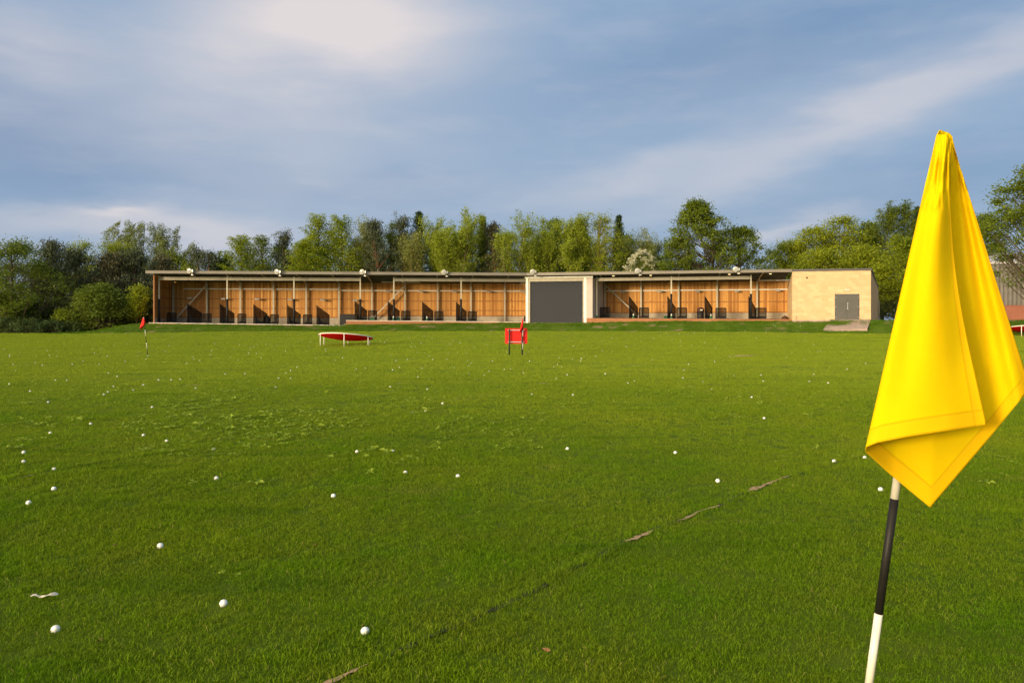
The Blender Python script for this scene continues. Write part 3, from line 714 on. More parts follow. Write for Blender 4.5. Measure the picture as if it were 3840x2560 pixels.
small_flag('flagstick', b0, at(1961, 1190, SD - .12), ([(1963, 1196, .03), (1961, 1190, .0), (1959, 1193, -.03), (1962, 1202, -.05)], [(1962, 1236, .05), (1952, 1247, .06), (1949, 1243, -.06), (1960, 1226, -.12)]),
           'red flag hanging in front of the red target sign at its right post', SD - .12)

# ------------------------------------------------------------------ red target sign
base = Vector((Xat(1935, SD), SD, ground(Xat(1935, SD), SD)))
sg = empty('target_sign', base, 'red rectangular target board seen from behind on two dark green posts', 'sign')
def wb(mb, px0, px1, py0, py1, D0, D1):
    mb.box(Xat(px0, D0) - base.x, Xat(px1, D0) - base.x, D0 - base.y, D1 - base.y, Zat(py1, D0) - base.z, Zat(py0, D0) - base.z)
mb = MB(); wb(mb, 1894, 1977.5, 1231, 1288.5, SD + .10, SD + .125); mb.build('board', M['red_board'], sg, bevel=.004)
for px in (1910, 1958):
    mb = MB(); x = Xat(px, SD) - base.x; mb.tube([(x, 0, -.2), (x, 0, Zat(1234, SD) - base.z)], .036, 14); mb.lathe([(.0001, .012), (.03, .008), (.04, -.01)], 14, Matrix.Translation((x, 0, Zat(1234, SD) - base.z)))
    mb.build('post', M['green_post'], sg, True)
for py in (1237.5, 1282):
    mb = MB(); z = Zat(py, SD) - base.z; mb.box(Xat(1904, SD) - base.x, Xat(1966, SD) - base.x, .045, .095, z - .022, z + .022)
    for px in (1908, 1962):
        mb.tube([(Xat(px, SD) - base.x, .02, z), (Xat(px, SD) - base.x, .06, z)], .018, 8)
    mb.build('rail', M['steel'], sg)

# ------------------------------------------------------------------ trampoline targets
def trampoline(c, label):
    root = empty('trampoline_target', c, label, 'trampoline', 'round red trampoline targets')
    RR = 1.5; ax, ay, z0 = -.047, -.135, .50
    rim = lambda a, r=RR: Vector((r * math.cos(a), r * math.sin(a), z0 + ax * r * math.cos(a) + ay * r * math.sin(a)))
    mb = MB(); mb.tube([rim(2 * math.pi * k / 64) for k in range(64)], .028, 10, closed=True); mb.build('rim', M['white_paint'], root, True)
    mb = MB(); n = 64; rings = 14; vsx = []
    for i in range(rings + 1):
        f = 1 - i / rings * .999
        for k in range(n):
            p = rim(2 * math.pi * k / n, RR * f * .985); p.z -= .17 * (1 - f ** 2.2) + .02 + .012 * math.sin(k * .9) * f * (1 - f); vsx.append(p)
    mb.add(vsx, [(i * n + k, i * n + (k + 1) % n, (i + 1) * n + (k + 1) % n, (i + 1) * n + k) for i in range(rings) for k in range(n)])
    o = mb.build('mat', M['red_mesh'], root, True); o.modifiers.new('thick', 'SOLIDIFY').thickness = .006
    for k, deg in enumerate((214, 278, 335, 158, 98, 40)):
        a = R(deg); p = rim(a); mb = MB(); gz = ground(c.x + p.x, c.y + p.y) - c.z
        mb.tube([p, (p.x, p.y, gz - .03)], .023, 10); mb.build('leg', M['white_paint'], root, True)
    return root
TD = 43.3
trampoline(Vector((Xat(1298, TD), TD, ground(Xat(1298, TD), TD))), 'red trampoline target with white rim and legs standing on the open field')
TD = 53
trampoline(Vector((Xat(3868, TD), TD, ground(Xat(3868, TD), TD) + .02)), 'red trampoline target cut off by the right edge, behind the yellow flag')

# ------------------------------------------------------------------ driving range shelter
ob = LW.p(0, 0)
SH = empty('driving_range', (0, 0, 0), 'long timber driving range of open bays with a low grey roof and roller shutter', 'building')
def wquad(mb, w, u0, u1, v0, v1, za, zb, tone=None):      # za,zb: (z at u0, z at u1) bottom and top, or with v slope as function
    def c(u, v, z): x, y = w.p(u, v); return (x, y, z)
    f = lambda z, u, v: z(u, v) if callable(z) else z
    mb.hexa([c(u0, v0, f(za, u0, v0)), c(u1, v0, f(za, u1, v0)), c(u1, v1, f(za, u1, v1)), c(u0, v1, f(za, u0, v1)), c(u0, v0, f(zb, u0, v0)), c(u1, v0, f(zb, u1, v0)), c(u1, v1, f(zb, u1, v1)), c(u0, v1, f(zb, u0, v1))], tone)
VF, VB, VS = 1.4, 5.0, .75      # front posts, back wall, slab edge (distance behind the eave)
uL0 = LW.upx(577, .9); uMid = LW.upx(1299, VS); uLend = LW.upx(1972, VS)
uR0 = RW.upx(2190, VS); uR1 = RW.upx(2970, .3)
def flin(u0, z0, u1, z1): return lambda u, v=0: z0 + (z1 - z0) * (u - u0) / (u1 - u0)
fz1 = flin(uL0, 1.59, uMid, 1.375); fz2 = flin(uMid, 1.79, uLend, 1.655); fz3 = flin(uR0, 1.975, uR1, 1.855)
def floor_at(w, u): return (fz1(u) if u < uMid else fz2(u)) if w is LW else fz3(u)

# floor slabs and timber edging
for w, u0, u1, fz in ((LW, LW.upx(566, VS), uMid, fz1), (LW, uMid + .004, LW.len + .1, fz2), (RW, uR0, uR1 + .3, fz3)):
    mb = MB(); wquad(mb, w, u0, u1, VS, VB + .3, .6, fz); mb.build('floor_slab', M['concrete'], SH)
for w, u0, u1, fz, h in ((LW, uMid - .02, uLend, fz2, .5), (RW, uR0 - .05, uR1 + .1, fz3, .6), (LW, LW.upx(560, VS), uMid - .03, fz1, .35)):
    mb = MB(); n = max(1, int((u1 - u0) / 2.4)); st = (u1 - u0) / n
    for i in range(n):
        for k in range(3):
            a, b = u0 + i * st + .006, u0 + (i + 1) * st - .006
            wquad(mb, w, a, b, VS - .12 - .004 * (i % 2), VS - .004, lambda u, v: fz(u) - .02 - .2 * (k + 1), lambda u, v: fz(u) - .025 - .2 * k)
    mb.build('timber_edging', M['sleeper'], SH)
    mb = MB(); wquad(mb, w, u0, u1, VS - .125, VS + .05, lambda u, v: fz(u) - .02, lambda u, v: fz(u) + .018); mb.build('edge_strip', M['white_paint'] if w is LW else M['sleeper'], SH)

# boarded walls
rb = random.Random(3)
def boards(mb, w, u0, u1, v, z0, z1, step=.145):
    u = u0; k = 0
    while u < u1 - .01:
        b = min(u1, u + step); pr = .006 * (k % 2)
        tone = min(1, max(0, rb.gauss(.5, .27)))
        wquad(mb, w, u + .003, b - .003, v - .022 - pr, v, lambda a, c: z0(a), lambda a, c: z1, tone); u = b; k += 1
def plin(h, w): return lambda a: floor_at(w, a) + h
mb = MB(); boards(mb, LW, LW.upx(645, VB), uMid + .25, VB, lambda a: 2.03, roof_z(VB) - .14); mb.build('board_wall', M['wood'], SH, tone=True)
mb = MB(); boards(mb, LW, uMid + .25, LW.upx(1985, VB), VB, lambda a: 2.18, roof_z(VB) - .14); mb.build('board_wall', M['wood'], SH, tone=True)
mb = MB(); boards(mb, RW, RW.upx(2243, VB), RW.upx(2975, VB) + .6, VB, lambda a: 2.44, roof_z(VB) - .14); mb.build('board_wall', M['wood'], SH, tone=True)
# sheathing behind the boards and the block plinth below
mb = MB(); wquad(mb, LW, LW.upx(640, VB), LW.len + 1.5, VB + .004, VB + .12, 1.2, roof_z(VB) - .13)
wquad(mb, RW, .8, uR1 + 1.6, VB + .004, VB + .12, 1.2, roof_z(VB) - .13); mb.build('back_sheathing', M['rubber'], SH)
mb = MB(); wquad(mb, LW, LW.upx(645, VB), uMid + .25, VB - .06, VB, lambda u, v: fz1(u), 2.03); wquad(mb, LW, uMid + .255, LW.len + .3, VB - .06, VB, lambda u, v: fz2(u), 2.18)
wquad(mb, RW, RW.upx(2243, VB), RW.upx(2975, VB) + .6, VB - .06, VB, lambda u, v: fz3(u), 2.44); mb.build('plinth', M['concrete'], SH)
# left end wall
EW = Wing(LW.p(uL0 + .05, .95), LW.p(uL0 + .05, VB + .1))
mb = MB()
u = 0
while u < EW.len - .01:
    b = min(EW.len, u + .145); tone = min(1, max(0, rb.gauss(.42, .25)))
    za = roof_z(.95 + u) - .2
    wquad(mb, EW, u + .003, b - .003, 0, .028, 1.75, za, tone); wquad(mb, EW, u + .003, b - .003, .034, .06, 1.75, za, tone); u = b
mb.build('end_wall', M['wood'], SH, tone=True)
mb = MB(); wquad(mb, LW, uL0 - .04, uL0 + .06, .86, .948, 1.5, roof_z(.9) - .2); mb.build('corner_trim', M['sleeper'], SH)
mb = MB(); wquad(mb, EW, 0, EW.len, -.04, -.004, 1.3, 1.98); mb.build('plinth', M['concrete'], SH)
for zz in (2.86, 3.69, 4.55):
    mb = MB(); wquad(mb, EW, .1, EW.len - .1, -.06, -.004, zz - .04, zz + .04); mb.build('wall_rail', M['wood_rail'], SH)
# wall rails and the pale strip along the wall
for w, u0, u1, zl in ((LW, LW.upx(655, VB), uMid + .1, (3.69, 2.86, 2.09)), (LW, uMid + .3, LW.upx(1975, VB), (3.55, 2.71, 2.24)), (RW, RW.upx(2252, VB), RW.upx(2972, VB) + .3, (3.40, 2.50))):
    for zz in zl:
        mb = MB(); wquad(mb, w, u0, u1, VB - .085, VB - .03, zz - .035, zz + .035); mb.build('wall_rail', M['wood_rail'], SH)
for w, a, b, zz in ((LW, 690, 1268, 4.55), (LW, 1277, 1970, 4.46), (RW, 2275, 2972, 4.42)):
    mb = MB(); wquad(mb, w, w.upx(a, VB), w.upx(b, VB), VB - .15, VB - .035, zz - .045, zz + .045); mb.build('white_rail', M['white_paint'], SH)
# back posts (steel I columns)
def icol(mb, w, u, v, z0, z1, s=.13):
    wquad(mb, w, u - s / 2, u + s / 2, v - s / 2, v - s / 2 + .014, z0, z1); wquad(mb, w, u - s / 2, u + s / 2, v + s / 2 - .014, v + s / 2, z0, z1)
    wquad(mb, w, u - .007, u + .007, v - s / 2 + .014, v + s / 2 - .014, z0, z1)
for w, lst in ((LW, (649.6, 776, 901.5, 1025.5, 1148.5, 1271, 1394.5, 1518, 1641, 1766, 1892.6)), (RW, (2268, 2404, 2545, 2689, 2839))):
    for px in lst:
        u = w.upx(px, VB - .25); mb = MB(); icol(mb, w, u, VB - .25, floor_at(w, u), roof_z(VB) - .16); mb.build('back_post', M['post_steel'], SH)
        mb = MB()
        def c(u, v, z): x, y = w.p(u, v); return Vector((x, y, z))
        mb.bar(c(u, VB - .2, roof_z(VB - .2) - .17), c(u, .12, roof_z(.12) - .17), .09, .16); mb.build('rafter', M['galv'], SH)
# front posts with black pads
FP = [(LW, p) for p in (597, 852, 1102.5, 1351, 1477, 1729)] + [(RW, p) for p in (2238, 2517.5, 2816)]
for w, px in FP:
    u = w.upx(px, VF); f = floor_at(w, u); mb = MB()
    wquad(mb, w, u - .055, u + .055, VF - .055, VF + .055, f, roof_z(VF) - .20); o = mb.build('front_post', M['post_steel'], SH)
    if px != 2238:
        mb = MB(); x, y = w.p(u, VF); mb.tube([(x, y, f + .02), (x, y, Zat(1121 if w is LW else 1097, y) + (.0 if w is LW else -.1))], .088, 12); mb.build('pad', M['black'], o, True)
def beam(w, a, b):
    mb = MB(); u0, u1 = w.upx(a, VF), w.upx(b, VF); wquad(mb, w, u0 + .06, u1 - .06, VF - .045, VF + .045, 5.13, 5.36)
    wquad(mb, w, u0 + .06, u1 - .06, VF - .075, VF - .046, 5.31, 5.375); wquad(mb, w, u0 + .06, u1 - .06, VF - .075, VF - .046, 5.11, 5.145); mb.build('beam', M['galv'], SH)
for w, a, b in ((LW, 597, 852), (LW, 852, 1102.5), (LW, 1102.5, 1351), (LW, 1477, 1729), (LW, 1729, 1972), (RW, 2238, 2517.5), (RW, 2517.5, 2816)): beam(w, a, b)
# diagonal braces
for w, a, b in ((LW, (663, 1191), (773, 1070)), (LW, (1400.6, 1191), (1513, 1076)), (RW, (2272, 1071), (2384, 1176))):
    P2 = []
    for px, py in (a, b):
        u = w.upx(px, VB - .5); x, y = w.p(u, VB - .5); P2.append((x, y, Zat(py, y)))
    mb = MB(); mb.bar(P2[0], P2[1], .10, .10); mb.build('brace', M['post_steel'], SH)
# roof sheets, fascia and purlins
def zr(d): return lambda u, v: roof_z(v) - d
for w, u0, u1 in ((LW, -.02, LW.len), (RW, 0, RW.upx(2971, 0))):
    mb = MB(); n = int((u1 - u0) / .25); st = (u1 - u0) / n
    for i in range(n):           # ribbed sheets
        a = u0 + i * st
        wquad(mb, w, a, a + st * .68, .10, VB + .6, zr(.09), zr(.045)); wquad(mb, w, a + st * .68, a + st, .10, VB + .6, zr(.06), zr(.012))
    mb.build('roof', M['soffit'], SH)
    mb = MB(); wquad(mb, w, u0 - .03, u1, 0, .095, EAVE - .235, EAVE); n = int(u1 / 6)
    mb.build('fascia', M['roof_metal'], SH)
    mb = MB(); wquad(mb, w, u0, u1, -.012, 0, EAVE - .235, EAVE - .20); wquad(mb, w, u0, u1, -.014, 0, EAVE - .03, EAVE - .002); mb.build('gutter_lip', M['roof_metal'], SH)
    for v in (.7, 2.2, 3.4):
        mb = MB(); wquad(mb, w, u0 + .1, u1 - .05, v - .03, v + .03, zr(.22), zr(.095)); mb.build('purlin', M['soffit'], SH)
# shutter bay where the wings meet
V0 = .62
def ru(px, v=V0): return RW.upx(px, v)
def rz(px, py, v=V0): return Zat(py, RW.D(RW.upx(px, v), v))
mb = MB(); wquad(mb, RW, ru(1971.6), ru(1981), V0, V0 + .3, 1.3, 5.38); mb.build('white_jamb', M['white_paint'], SH)
mb = MB(); wquad(mb, RW, ru(2189.5), ru(2199), V0, V0 + .3, 1.3, 5.38); mb.build('white_jamb', M['white_paint'], SH)
mb = MB(); wquad(mb, RW, ru(1968.6), ru(2223), V0 - .06, V0 + .32, 5.385, 5.49); mb.build('lintel', M['white_paint'], SH)
mb = MB(); wquad(mb, RW, ru(1981) + .004, ru(2189.5) - .004, V0 + .06, V0 + .36, 5.09, 5.38); mb.build('shutter_housing', M['galv'], SH)
sh = MB(); z = 1.60; k = 0; SHT = 5.09
while z < SHT - .01:             # curved slats
    h = min(.082, SHT - z); a, b = ru(1986), ru(2186)
    def c(u, v, zz): x, y = RW.p(u, v); return (x, y, zz)
    prof = [(V0 + .165, z), (V0 + .145, z + h * .2), (V0 + .14, z + h * .5), (V0 + .15, z + h * .8), (V0 + .175, z + h * .97), (V0 + .175, z + h)]
    vsx = [c(a, v, zz) for v, zz in prof] + [c(b, v, zz) for v, zz in prof]
    sh.add(vsx, [(i, i + 6, i + 7, i + 1) for i in range(5)]); z += .082
so = sh.build('roller_shutter', M['shutter'], SH)
for a, b in ((1981, 1987.5), (2184.5, 2189.5)):
    mb = MB(); wquad(mb, RW, ru(a) + .004, ru(b) - .004, V0 + .05, V0 + .22, 1.6, 5.088); mb.build('guide_rail', M['galv'], SH)
mb = MB(); wquad(mb, RW, ru(1975), ru(2199), V0 - .02, V0 + .5, .9, 1.60); mb.build('threshold', M['concrete'], SH)
# rendered wall to the right of the shutter, skewed return wall
kx = RW.p(ru(2199), V0 + .02); k2 = RW.p(ru(2222), V0 + .02)
ret = Vector((k2[0] + .62 + .115 * 2.6 + .3, k2[1] + 2.9))
mb = MB(); zz0, zz1 = 1.2, 5.37
mb.hexa([(kx[0], kx[1], zz0), (k2[0], k2[1], zz0), (ret.x, ret.y, zz0), (kx[0] + .8, kx[1] + 3.2, zz0), (kx[0], kx[1], zz1), (k2[0], k2[1], zz1), (ret.x, ret.y, zz1), (kx[0] + .8, kx[1] + 3.2, zz1)])
ret2 = RW.p(RW.upx(2249, VB), VB)
mb.hexa([(ret.x - .2, ret.y, zz0), (ret.x, ret.y + .003, zz0), (ret2[0], ret2[1], zz0), (ret2[0] - .2, ret2[1], zz0), (ret.x - .2, ret.y, 5.28), (ret.x, ret.y + .003, 5.28), (ret2[0], ret2[1], 5.2), (ret2[0] - .2, ret2[1], 5.2)])
mb.build('rendered_wall', M['render_wall'], SH)
# closing walls of the shutter room (left and back)
l1 = RW.p(ru(1974), V0 + .31); l2 = LW.p(LW.upx(1976, VB), VB)
mb = MB(); mb.hexa([(l1[0], l1[1], .9), (l1[0] + .15, l1[1], .9), (l2[0] + .15, l2[1], .9), (l2[0], l2[1], .9), (l1[0], l1[1], 5.37), (l1[0] + .15, l1[1], 5.37), (l2[0] + .15, l2[1], 5.15), (l2[0], l2[1], 5.15)]); mb.build('inner_wall', M['render_wall'], SH)

# ------------------------------------------------------------------ buff block store at the right end
a = RW.p(RW.upx(2971, .02), .02); b = RW.p(RW.upx(3266, .02), .02)
dv = 5.0; b2 = (b[0] + .477 * dv + .58, b[1] + dv); a2 = (a[0] + 1.4, a[1] + dv)
st = empty('block_store', (a[0], a[1], 1.7), 'pale buff blockwork store with grey double doors and a dark sloping roof edge', 'building')
so_ = Vector((a[0], a[1], 1.7))
def L_(x, y, z): return (x - so_.x, y - so_.y, z - so_.z)
ZT = EAVE - .19; ZB = ZT - 1.22
vsx = [L_(a[0], a[1], 1.1), L_(b[0], b[1], 1.1), L_(b2[0], b2[1], 1.1), L_(a2[0], a2[1], 1.1), L_(a[0], a[1], ZT), L_(b[0], b[1], ZT), L_(b2[0], b2[1], ZB), L_(a2[0], a2[1], ZB)]
me = bpy.data.meshes.new('wall'); me.from_pydata(vsx, [], [(0, 1, 5, 4), (1, 2, 6, 5), (2, 3, 7, 6), (3, 0, 4, 7), (4, 5, 6, 7)]); me.materials.append(M['block'])
def wall_uv(me):
    uvl = me.uv_layers.new(name='UVMap')
    for p in me.polygons:
        n = p.normal; t = Vector((-n.y, n.x, 0)); t = t.normalized() if t.length > .01 else Vector((1, 0, 0))
        for li in p.loop_indices:
            co = me.vertices[me.loops[li].vertex_index].co; uvl.data[li].uv = (co.dot(t), co.z)
wall_uv(me); link('wall', me, st)
mb = MB(); ov = .06
def ro(p, dx, dy, z): return L_(p[0] + dx, p[1] + dy, z)
mb.hexa([ro(a, 0.01, -ov, ZT + .004), ro(b, ov, -ov, ZT + .004), ro(b2, ov, .1, ZB + .004), ro(a2, 0.01, .1, ZB + .004), ro(a, 0.01, -ov, ZT + .17), ro(b, ov, -ov, ZT + .17), ro(b2, ov, .1, ZB + .17), ro(a2, 0.01, .1, ZB + .17)])
mb.build('roof', M['coping'], st)
def sbox(name, px0, px1, py0, py1, v0, v1, m, parent=st, bevel=0):
    mb = MB(); u0, u1 = RW.upx(px0, v0), RW.upx(px1, v0); D = RW.D((u0 + u1) / 2, v0)
    c = []
    for zz in (Zat(py1, D), Zat(py0, D)):
        for u, v in ((u0, v0), (u1, v0), (u1, v1), (u0, v1)): x, y = RW.p(u, v); c.append(L_(x, y, zz))
    mb.hexa(c); return mb.build(name, m, parent, bevel=bevel)
sbox('door_frame', 3131, 3222, 1102, 1199.5, -.02, .018, M['coping'])
d1 = sbox('door', 3134, 3176, 1105, 1199, -.045, -.022, M['door_grey'], bevel=.004); d2 = sbox('door', 3177, 3219, 1105, 1199, -.045, -.022, M['door_grey'], bevel=.004)
sbox('handle', 3177.8, 3180.2, 1136.5, 1158, -.10, -.075, M['steel'], d2); sbox('handle_plate', 3176.8, 3181, 1134.5, 1138, -.076, -.046, M['steel'], d2); sbox('handle_plate', 3176.8, 3181, 1154, 1159.5, -.076, -.046, M['steel'], d2)
for px in (3134.6, 3218):
    for py in (1115, 1150, 1189): sbox('hinge', px - .5, px + 1, py - 2, py + 2, -.06, -.046, M['steel'])
sbox('sign_plate', 3168, 3185.5, 1084, 1089.5, -.03, .018, M['box_white'])
x, y = RW.p(RW.upx(3026, 0), 0); mb = MB(); mb.lathe([(.0001, .0), (.06, .0), (.065, .03), (.05, .06), (.0001, .06)], 14, Matrix.Translation(L_(x, y + .03, Zat(1041.5, y))) @ Matrix.Rotation(R(90), 4, 'X')); mb.build('vent', M['black'], st, True)
sbox('pipe', 2984.5, 2986, 1186, 1199, -.03, .018, M['galv']); sbox('tap', 2984, 2988, 1185, 1187.5, -.07, -.032, M['galv'])

# concrete ramp and path
r0 = RW.p(RW.upx(3112, -.03), -.03); r1 = RW.p(RW.upx(3266, -.03), -.03)
e0 = hit(3084, 1240); e1 = hit(3250, 1240)
mb = MB(); n = 10; vsx = []
for i in range(n + 1):
    t = i / n
    for k in range(9):
        s = k / 8; A = Vector((r0[0] + (r1[0] - r0[0]) * s, r0[1] + (r1[1] - r0[1]) * s, 1.835)); B = Vector((e0.x + (e1.x - e0.x) * s, e0.y + (e1.y - e0.y) * s - .1, ground(e0.x + (e1.x - e0.x) * s, e0.y) + .02))
        q = A.lerp(B, t); vsx.append((q.x, q.y, q.z + .02))
nb_ = len(vsx); edge = [i * 9 for i in range(n + 1)] + [n * 9 + k for k in range(1, 9)] + [i * 9 + 8 for i in range(n - 1, -1, -1)]
vsx += [(vsx[i][0], vsx[i][1], vsx[i][2] - .6) for i in edge]
mb.add(vsx, [(i * 9 + k, (i + 1) * 9 + k, (i + 1) * 9 + k + 1, i * 9 + k + 1) for i in range(n) for k in range(8)] + [(edge[i], nb_ + i, nb_ + i + 1, edge[i + 1]) for i in range(len(edge) - 1)])
o = mb.build('concrete_ramp', M['ramp_concrete']); tag(o, 'pinkish concrete ramp leading down from the grey double doors', 'ramp', kind='structure')
mb = MB(); u0, u1 = RW.upx(2971, -.4), RW.upx(3112, -.4)
def c_(u, v, z): x, y = RW.p(u, v); return (x, y, z)
mb.hexa([c_(u0, -.75, 1.2), c_(u1, -.75, 1.2), c_(u1, -.0, 1.2), c_(u0, -.0, 1.2), c_(u0, -.75, 1.80), c_(u1, -.75, 1.80), c_(u1, -.0, 1.81), c_(u0, -.0, 1.81)])
tag(mb.build('path', M['ramp_concrete']), 'narrow paved strip along the foot of the block store', 'path', kind='structure')

# ------------------------------------------------------------------ floodlights on the roof edge
FL = [(LW, 711.6, 1013, 'leftmost of the roof floodlights, above the first bays'), (LW, 1040, 1016.5, 'second roof floodlight from the left, over the lower bays'), (LW, 1359, 1017, 'third roof floodlight from the left, just right of the step in the floor'),
      (LW, 1665, 1018.5, 'plain pale roof floodlight above the bays left of the roller shutter'), (RW, 1997.5, 1016.5, 'roof floodlight above the left edge of the roller shutter'), (RW, 2390, 1013.6, 'roof floodlight standing before the white blossoming bush'), (RW, 2759, 1007.5, 'rightmost roof floodlight, nearest the block store')]
proto = None
for i, (w, px, py, lab) in enumerate(FL):
    u = w.upx(px, -.15); x, y = w.p(u, -.15); lab = 'round floodlight, ' + lab
    if proto is None:
        proto = empty('floodlight', (x, y, EAVE), lab, 'floodlight', 'floodlights along the roof edge')
        mx = Matrix.Translation((0, 0, .14)) @ Matrix.Rotation(R(98), 4, 'X')
        mb = MB(); mb.lathe([(.275, .12), (.29, .10), (.29, .06), (.27, .0), (.22, -.10), (.13, -.17), (.0001, -.19)], 24, mx); mb.build('housing', M['lamp_house'], proto, True)
        mb = MB(); mb.lathe([(.277, .115), (.22, .135), (.12, .155), (.0001, .16)], 24, mx); g = mb.build('lens', M['lamp_glass'], proto, True)
        mb = MB(); mb.lathe([(.265, .124), (.297, .128), (.297, .10), (.285, .095)], 24, mx); mb.build('rim', M['box_white'], proto, True)
        mb = MB(); mb.box(.30, .46, -.08, .10, -.02, .26); mb.build('gear_box', M['lamp_house'], proto, bevel=.012)
        mb = MB(); mb.bar((-.31, 0, .14), (-.31, .05, -.10), .03, .05); mb.bar((.285, 0, .14), (.285, .05, -.10), .03, .05); mb.bar((-.31, .06, -.10), (.31, .06, -.10), .05, .04); mb.box(.25, .31, .0, .13, -.32, -.08); mb.build('bracket', M['galv'], proto)
        mb = MB(); mb.box(.18, .46, -.02, .10, -.40, -.29); mb.build('junction_box', M['box_white'], proto, bevel=.01)
        o = proto
    else:
        o = copy_tree(proto); o['label'] = lab
    o.location = (x, y, Zat(py, y) - .14); o.rotation_euler = (0, 0, (R(-14), R(-16), R(-12), R(2), R(-6), R(-8), R(-14))[i]); o.scale = (.7, .7, .7)

# ------------------------------------------------------------------ bay dividers, guard frames, lamps and kit in the bays
DV = [(LW, 702), (LW, 825), (LW, 951), (LW, 1078), (LW, 1188), (LW, 1331), (LW, 1455), (LW, 1584), (LW, 1711), (RW, 2360), (RW, 2504), (RW, 2644), (RW, 2808)]
DVL = ['leftmost sloping net divider, under the diagonal brace of the lower bays', 'second sloping net divider from the left, behind a black padded post', 'third sloping net divider from the left, with a dark bag behind it', 'fourth sloping net divider from the left, behind a black padded post', 'shorter looking net divider at the lower bays, just left of the floor step',
       'first net divider right of the floor step, by the black kick board', 'net divider beside the middle diagonal brace', 'net divider between two open bays, second left of the empty bay', 'last net divider before the roller shutter', 'first net divider right of the rendered wall, crossed by a brace', 'second net divider in the right hand bays, by a padded post', 'third net divider in the right hand bays, right of the litter bin', 'rightmost net divider, next to the block store']
dx, dy = .80, 1.06
def make_divider():
    root = empty('bay_divider', (0, 0, 0), 'x', 'divider', 'sloping net dividers between the bays')
    h0, h1 = 1.55, .80
    mb = MB(); fr = [Vector((0, 0, .03)), Vector((0, 0, h0)), Vector((dx, dy, h1)), Vector((dx, dy, .03))]
    mb.tube(fr + [fr[0]], .036, 8); mb.build('frame', M['black'], root, True)
    mb = MB(); mb.add([Vector((.008, -.006, .04)), Vector((dx - .004, dy - .006, .04)), Vector((dx - .004, dy - .006, h1 - .03)), Vector((.008, -.006, h0 - .05))], [(0, 1, 2, 3)]); mb.build('net', M['net'], root)
    mb = MB(); nrm = Vector((-dy, dx, 0)).normalized() * .01; q = [Vector((.12, .16, .05)), Vector((dx * .96, dy * .96, .05)), Vector((dx * .96, dy * .96, .16)), Vector((.40, .53, .20)), Vector((.24, .32, .34)), Vector((.10, .13, .86))]
    mb.add([p + nrm for p in q] + [p - nrm for p in q], [(0, 1, 2, 3, 4, 5), (11, 10, 9, 8, 7, 6)] + [(i, (i + 1) % 6, 6 + (i + 1) % 6, 6 + i) for i in range(6)]); mb.build('shadow_sheet', M['rubber'], root)  # added dark sheet, shaped as the divider's shadow on the wall
    return root
dp = make_divider()
VD = 1.25
for i, ((w, px), lab) in enumerate(zip(DV, DVL)):
    o = dp if i == 0 else copy_tree(dp)
    o['label'] = 'black ' + lab; u = w.upx(px, VD); x, y = w.p(u, VD); o.location = (x, y, floor_at(w, u)); s = .99 if w is LW else 1.10; o.scale = (s, s, s * 1.06)
GF = [(LW, 626.6, 661.5, 1172.3, 'dark solid guard frame in the left corner under the diagonal brace'), (LW, 759.5, 793.4, 1175.5, 'guard frame behind the leftmost net divider'), (LW, 891, 923, 1176.5, 'guard frame behind the second net divider from the left'), (LW, 1013, 1045, 1179, 'guard frame behind the third net divider from the left'), (LW, 1136.6, 1170, 1179.7, 'guard frame behind the fourth net divider from the left'),
      (LW, 1379.5, 1413.6, 1165, 'guard frame by the foot of the middle diagonal brace'), (LW, 1505, 1538.7, 1166.7, 'second guard frame right of the floor step'), (LW, 1629, 1662.5, 1167.4, 'third guard frame right of the floor step'), (LW, 1753.6, 1787.6, 1168, 'last guard frame before the roller shutter'),
      (RW, 2250.5, 2287.7, 1152, 'guard frame in the dark corner right of the rendered wall'), (RW, 2396, 2433, 1153.5, 'guard frame behind the first net divider of the right hand bays'), (RW, 2537, 2576, 1154, 'guard frame left of the litter bin'), (RW, 2684, 2723, 1154.6, 'guard frame right of the litter bin'), (RW, 2834, 2873, 1154.6, 'rightmost guard frame, next to the block store')]
def make_guard():
    root = empty('guard_frame', (0, 0, 0), 'x', 'guard', 'low black mesh guard frames in the bays')
    W2, H = .5, 1.0; r = .07; pts = []
    for cx, cz, a0 in ((W2 - r, r + .02, -90), (W2 - r, H - r, 0), (-W2 + r, H - r, 90), (-W2 + r, r + .02, 180)):
        for k in range(5): a = R(a0 + 90 * k / 4); pts.append((cx + r * math.cos(a), 0, cz + r * math.sin(a)))
    mb = MB(); mb.tube(pts, .045, 8, closed=True); mb.build('frame', M['black'], root, True)
    mb = MB(); mb.add([(-W2, .012, .05), (W2, .012, .05), (W2, .012, H - .02), (-W2, .012, H - .02)], [(0, 1, 2, 3)]); mb.build('net', M['net_light'], root)
    mb = MB(); mb.box(-W2 + .06, W2 - .06, -.02, .30, .03, .20); mb.box(-W2 + .2, W2 - .02, .05, .25, .20, .27); mb.build('tray', M['rubber'], root, bevel=.01)
    for s in (-1, 1):
        mb = MB(); mb.bar((s * (W2 - .1), -.2, .02), (s * (W2 - .1), .35, .02), .05, .035); mb.build('foot', M['black'], root)
    return root
gp = make_guard(); VG = 2.5
for i, (w, p0, p1, pt, lab) in enumerate(GF):
    o = gp if i == 0 else copy_tree(gp); o['label'] = 'low black mesh ' + lab
    u = w.upx((p0 + p1) / 2, VG); x, y = w.p(u, VG); o.location = (x, y, floor_at(w, u)); sx = (p1 - p0) / F_PX * y / 1.06; sz = max(.6, Zat(pt, y) - floor_at(w, u)) / 1.02; o.scale = (sx, .8, sz); o.rotation_euler = (0, 0, math.atan2(w.d.y, w.d.x))
    if i == 0:
        for ch in o.children:
            if ch.name.startswith('net'):
                pass
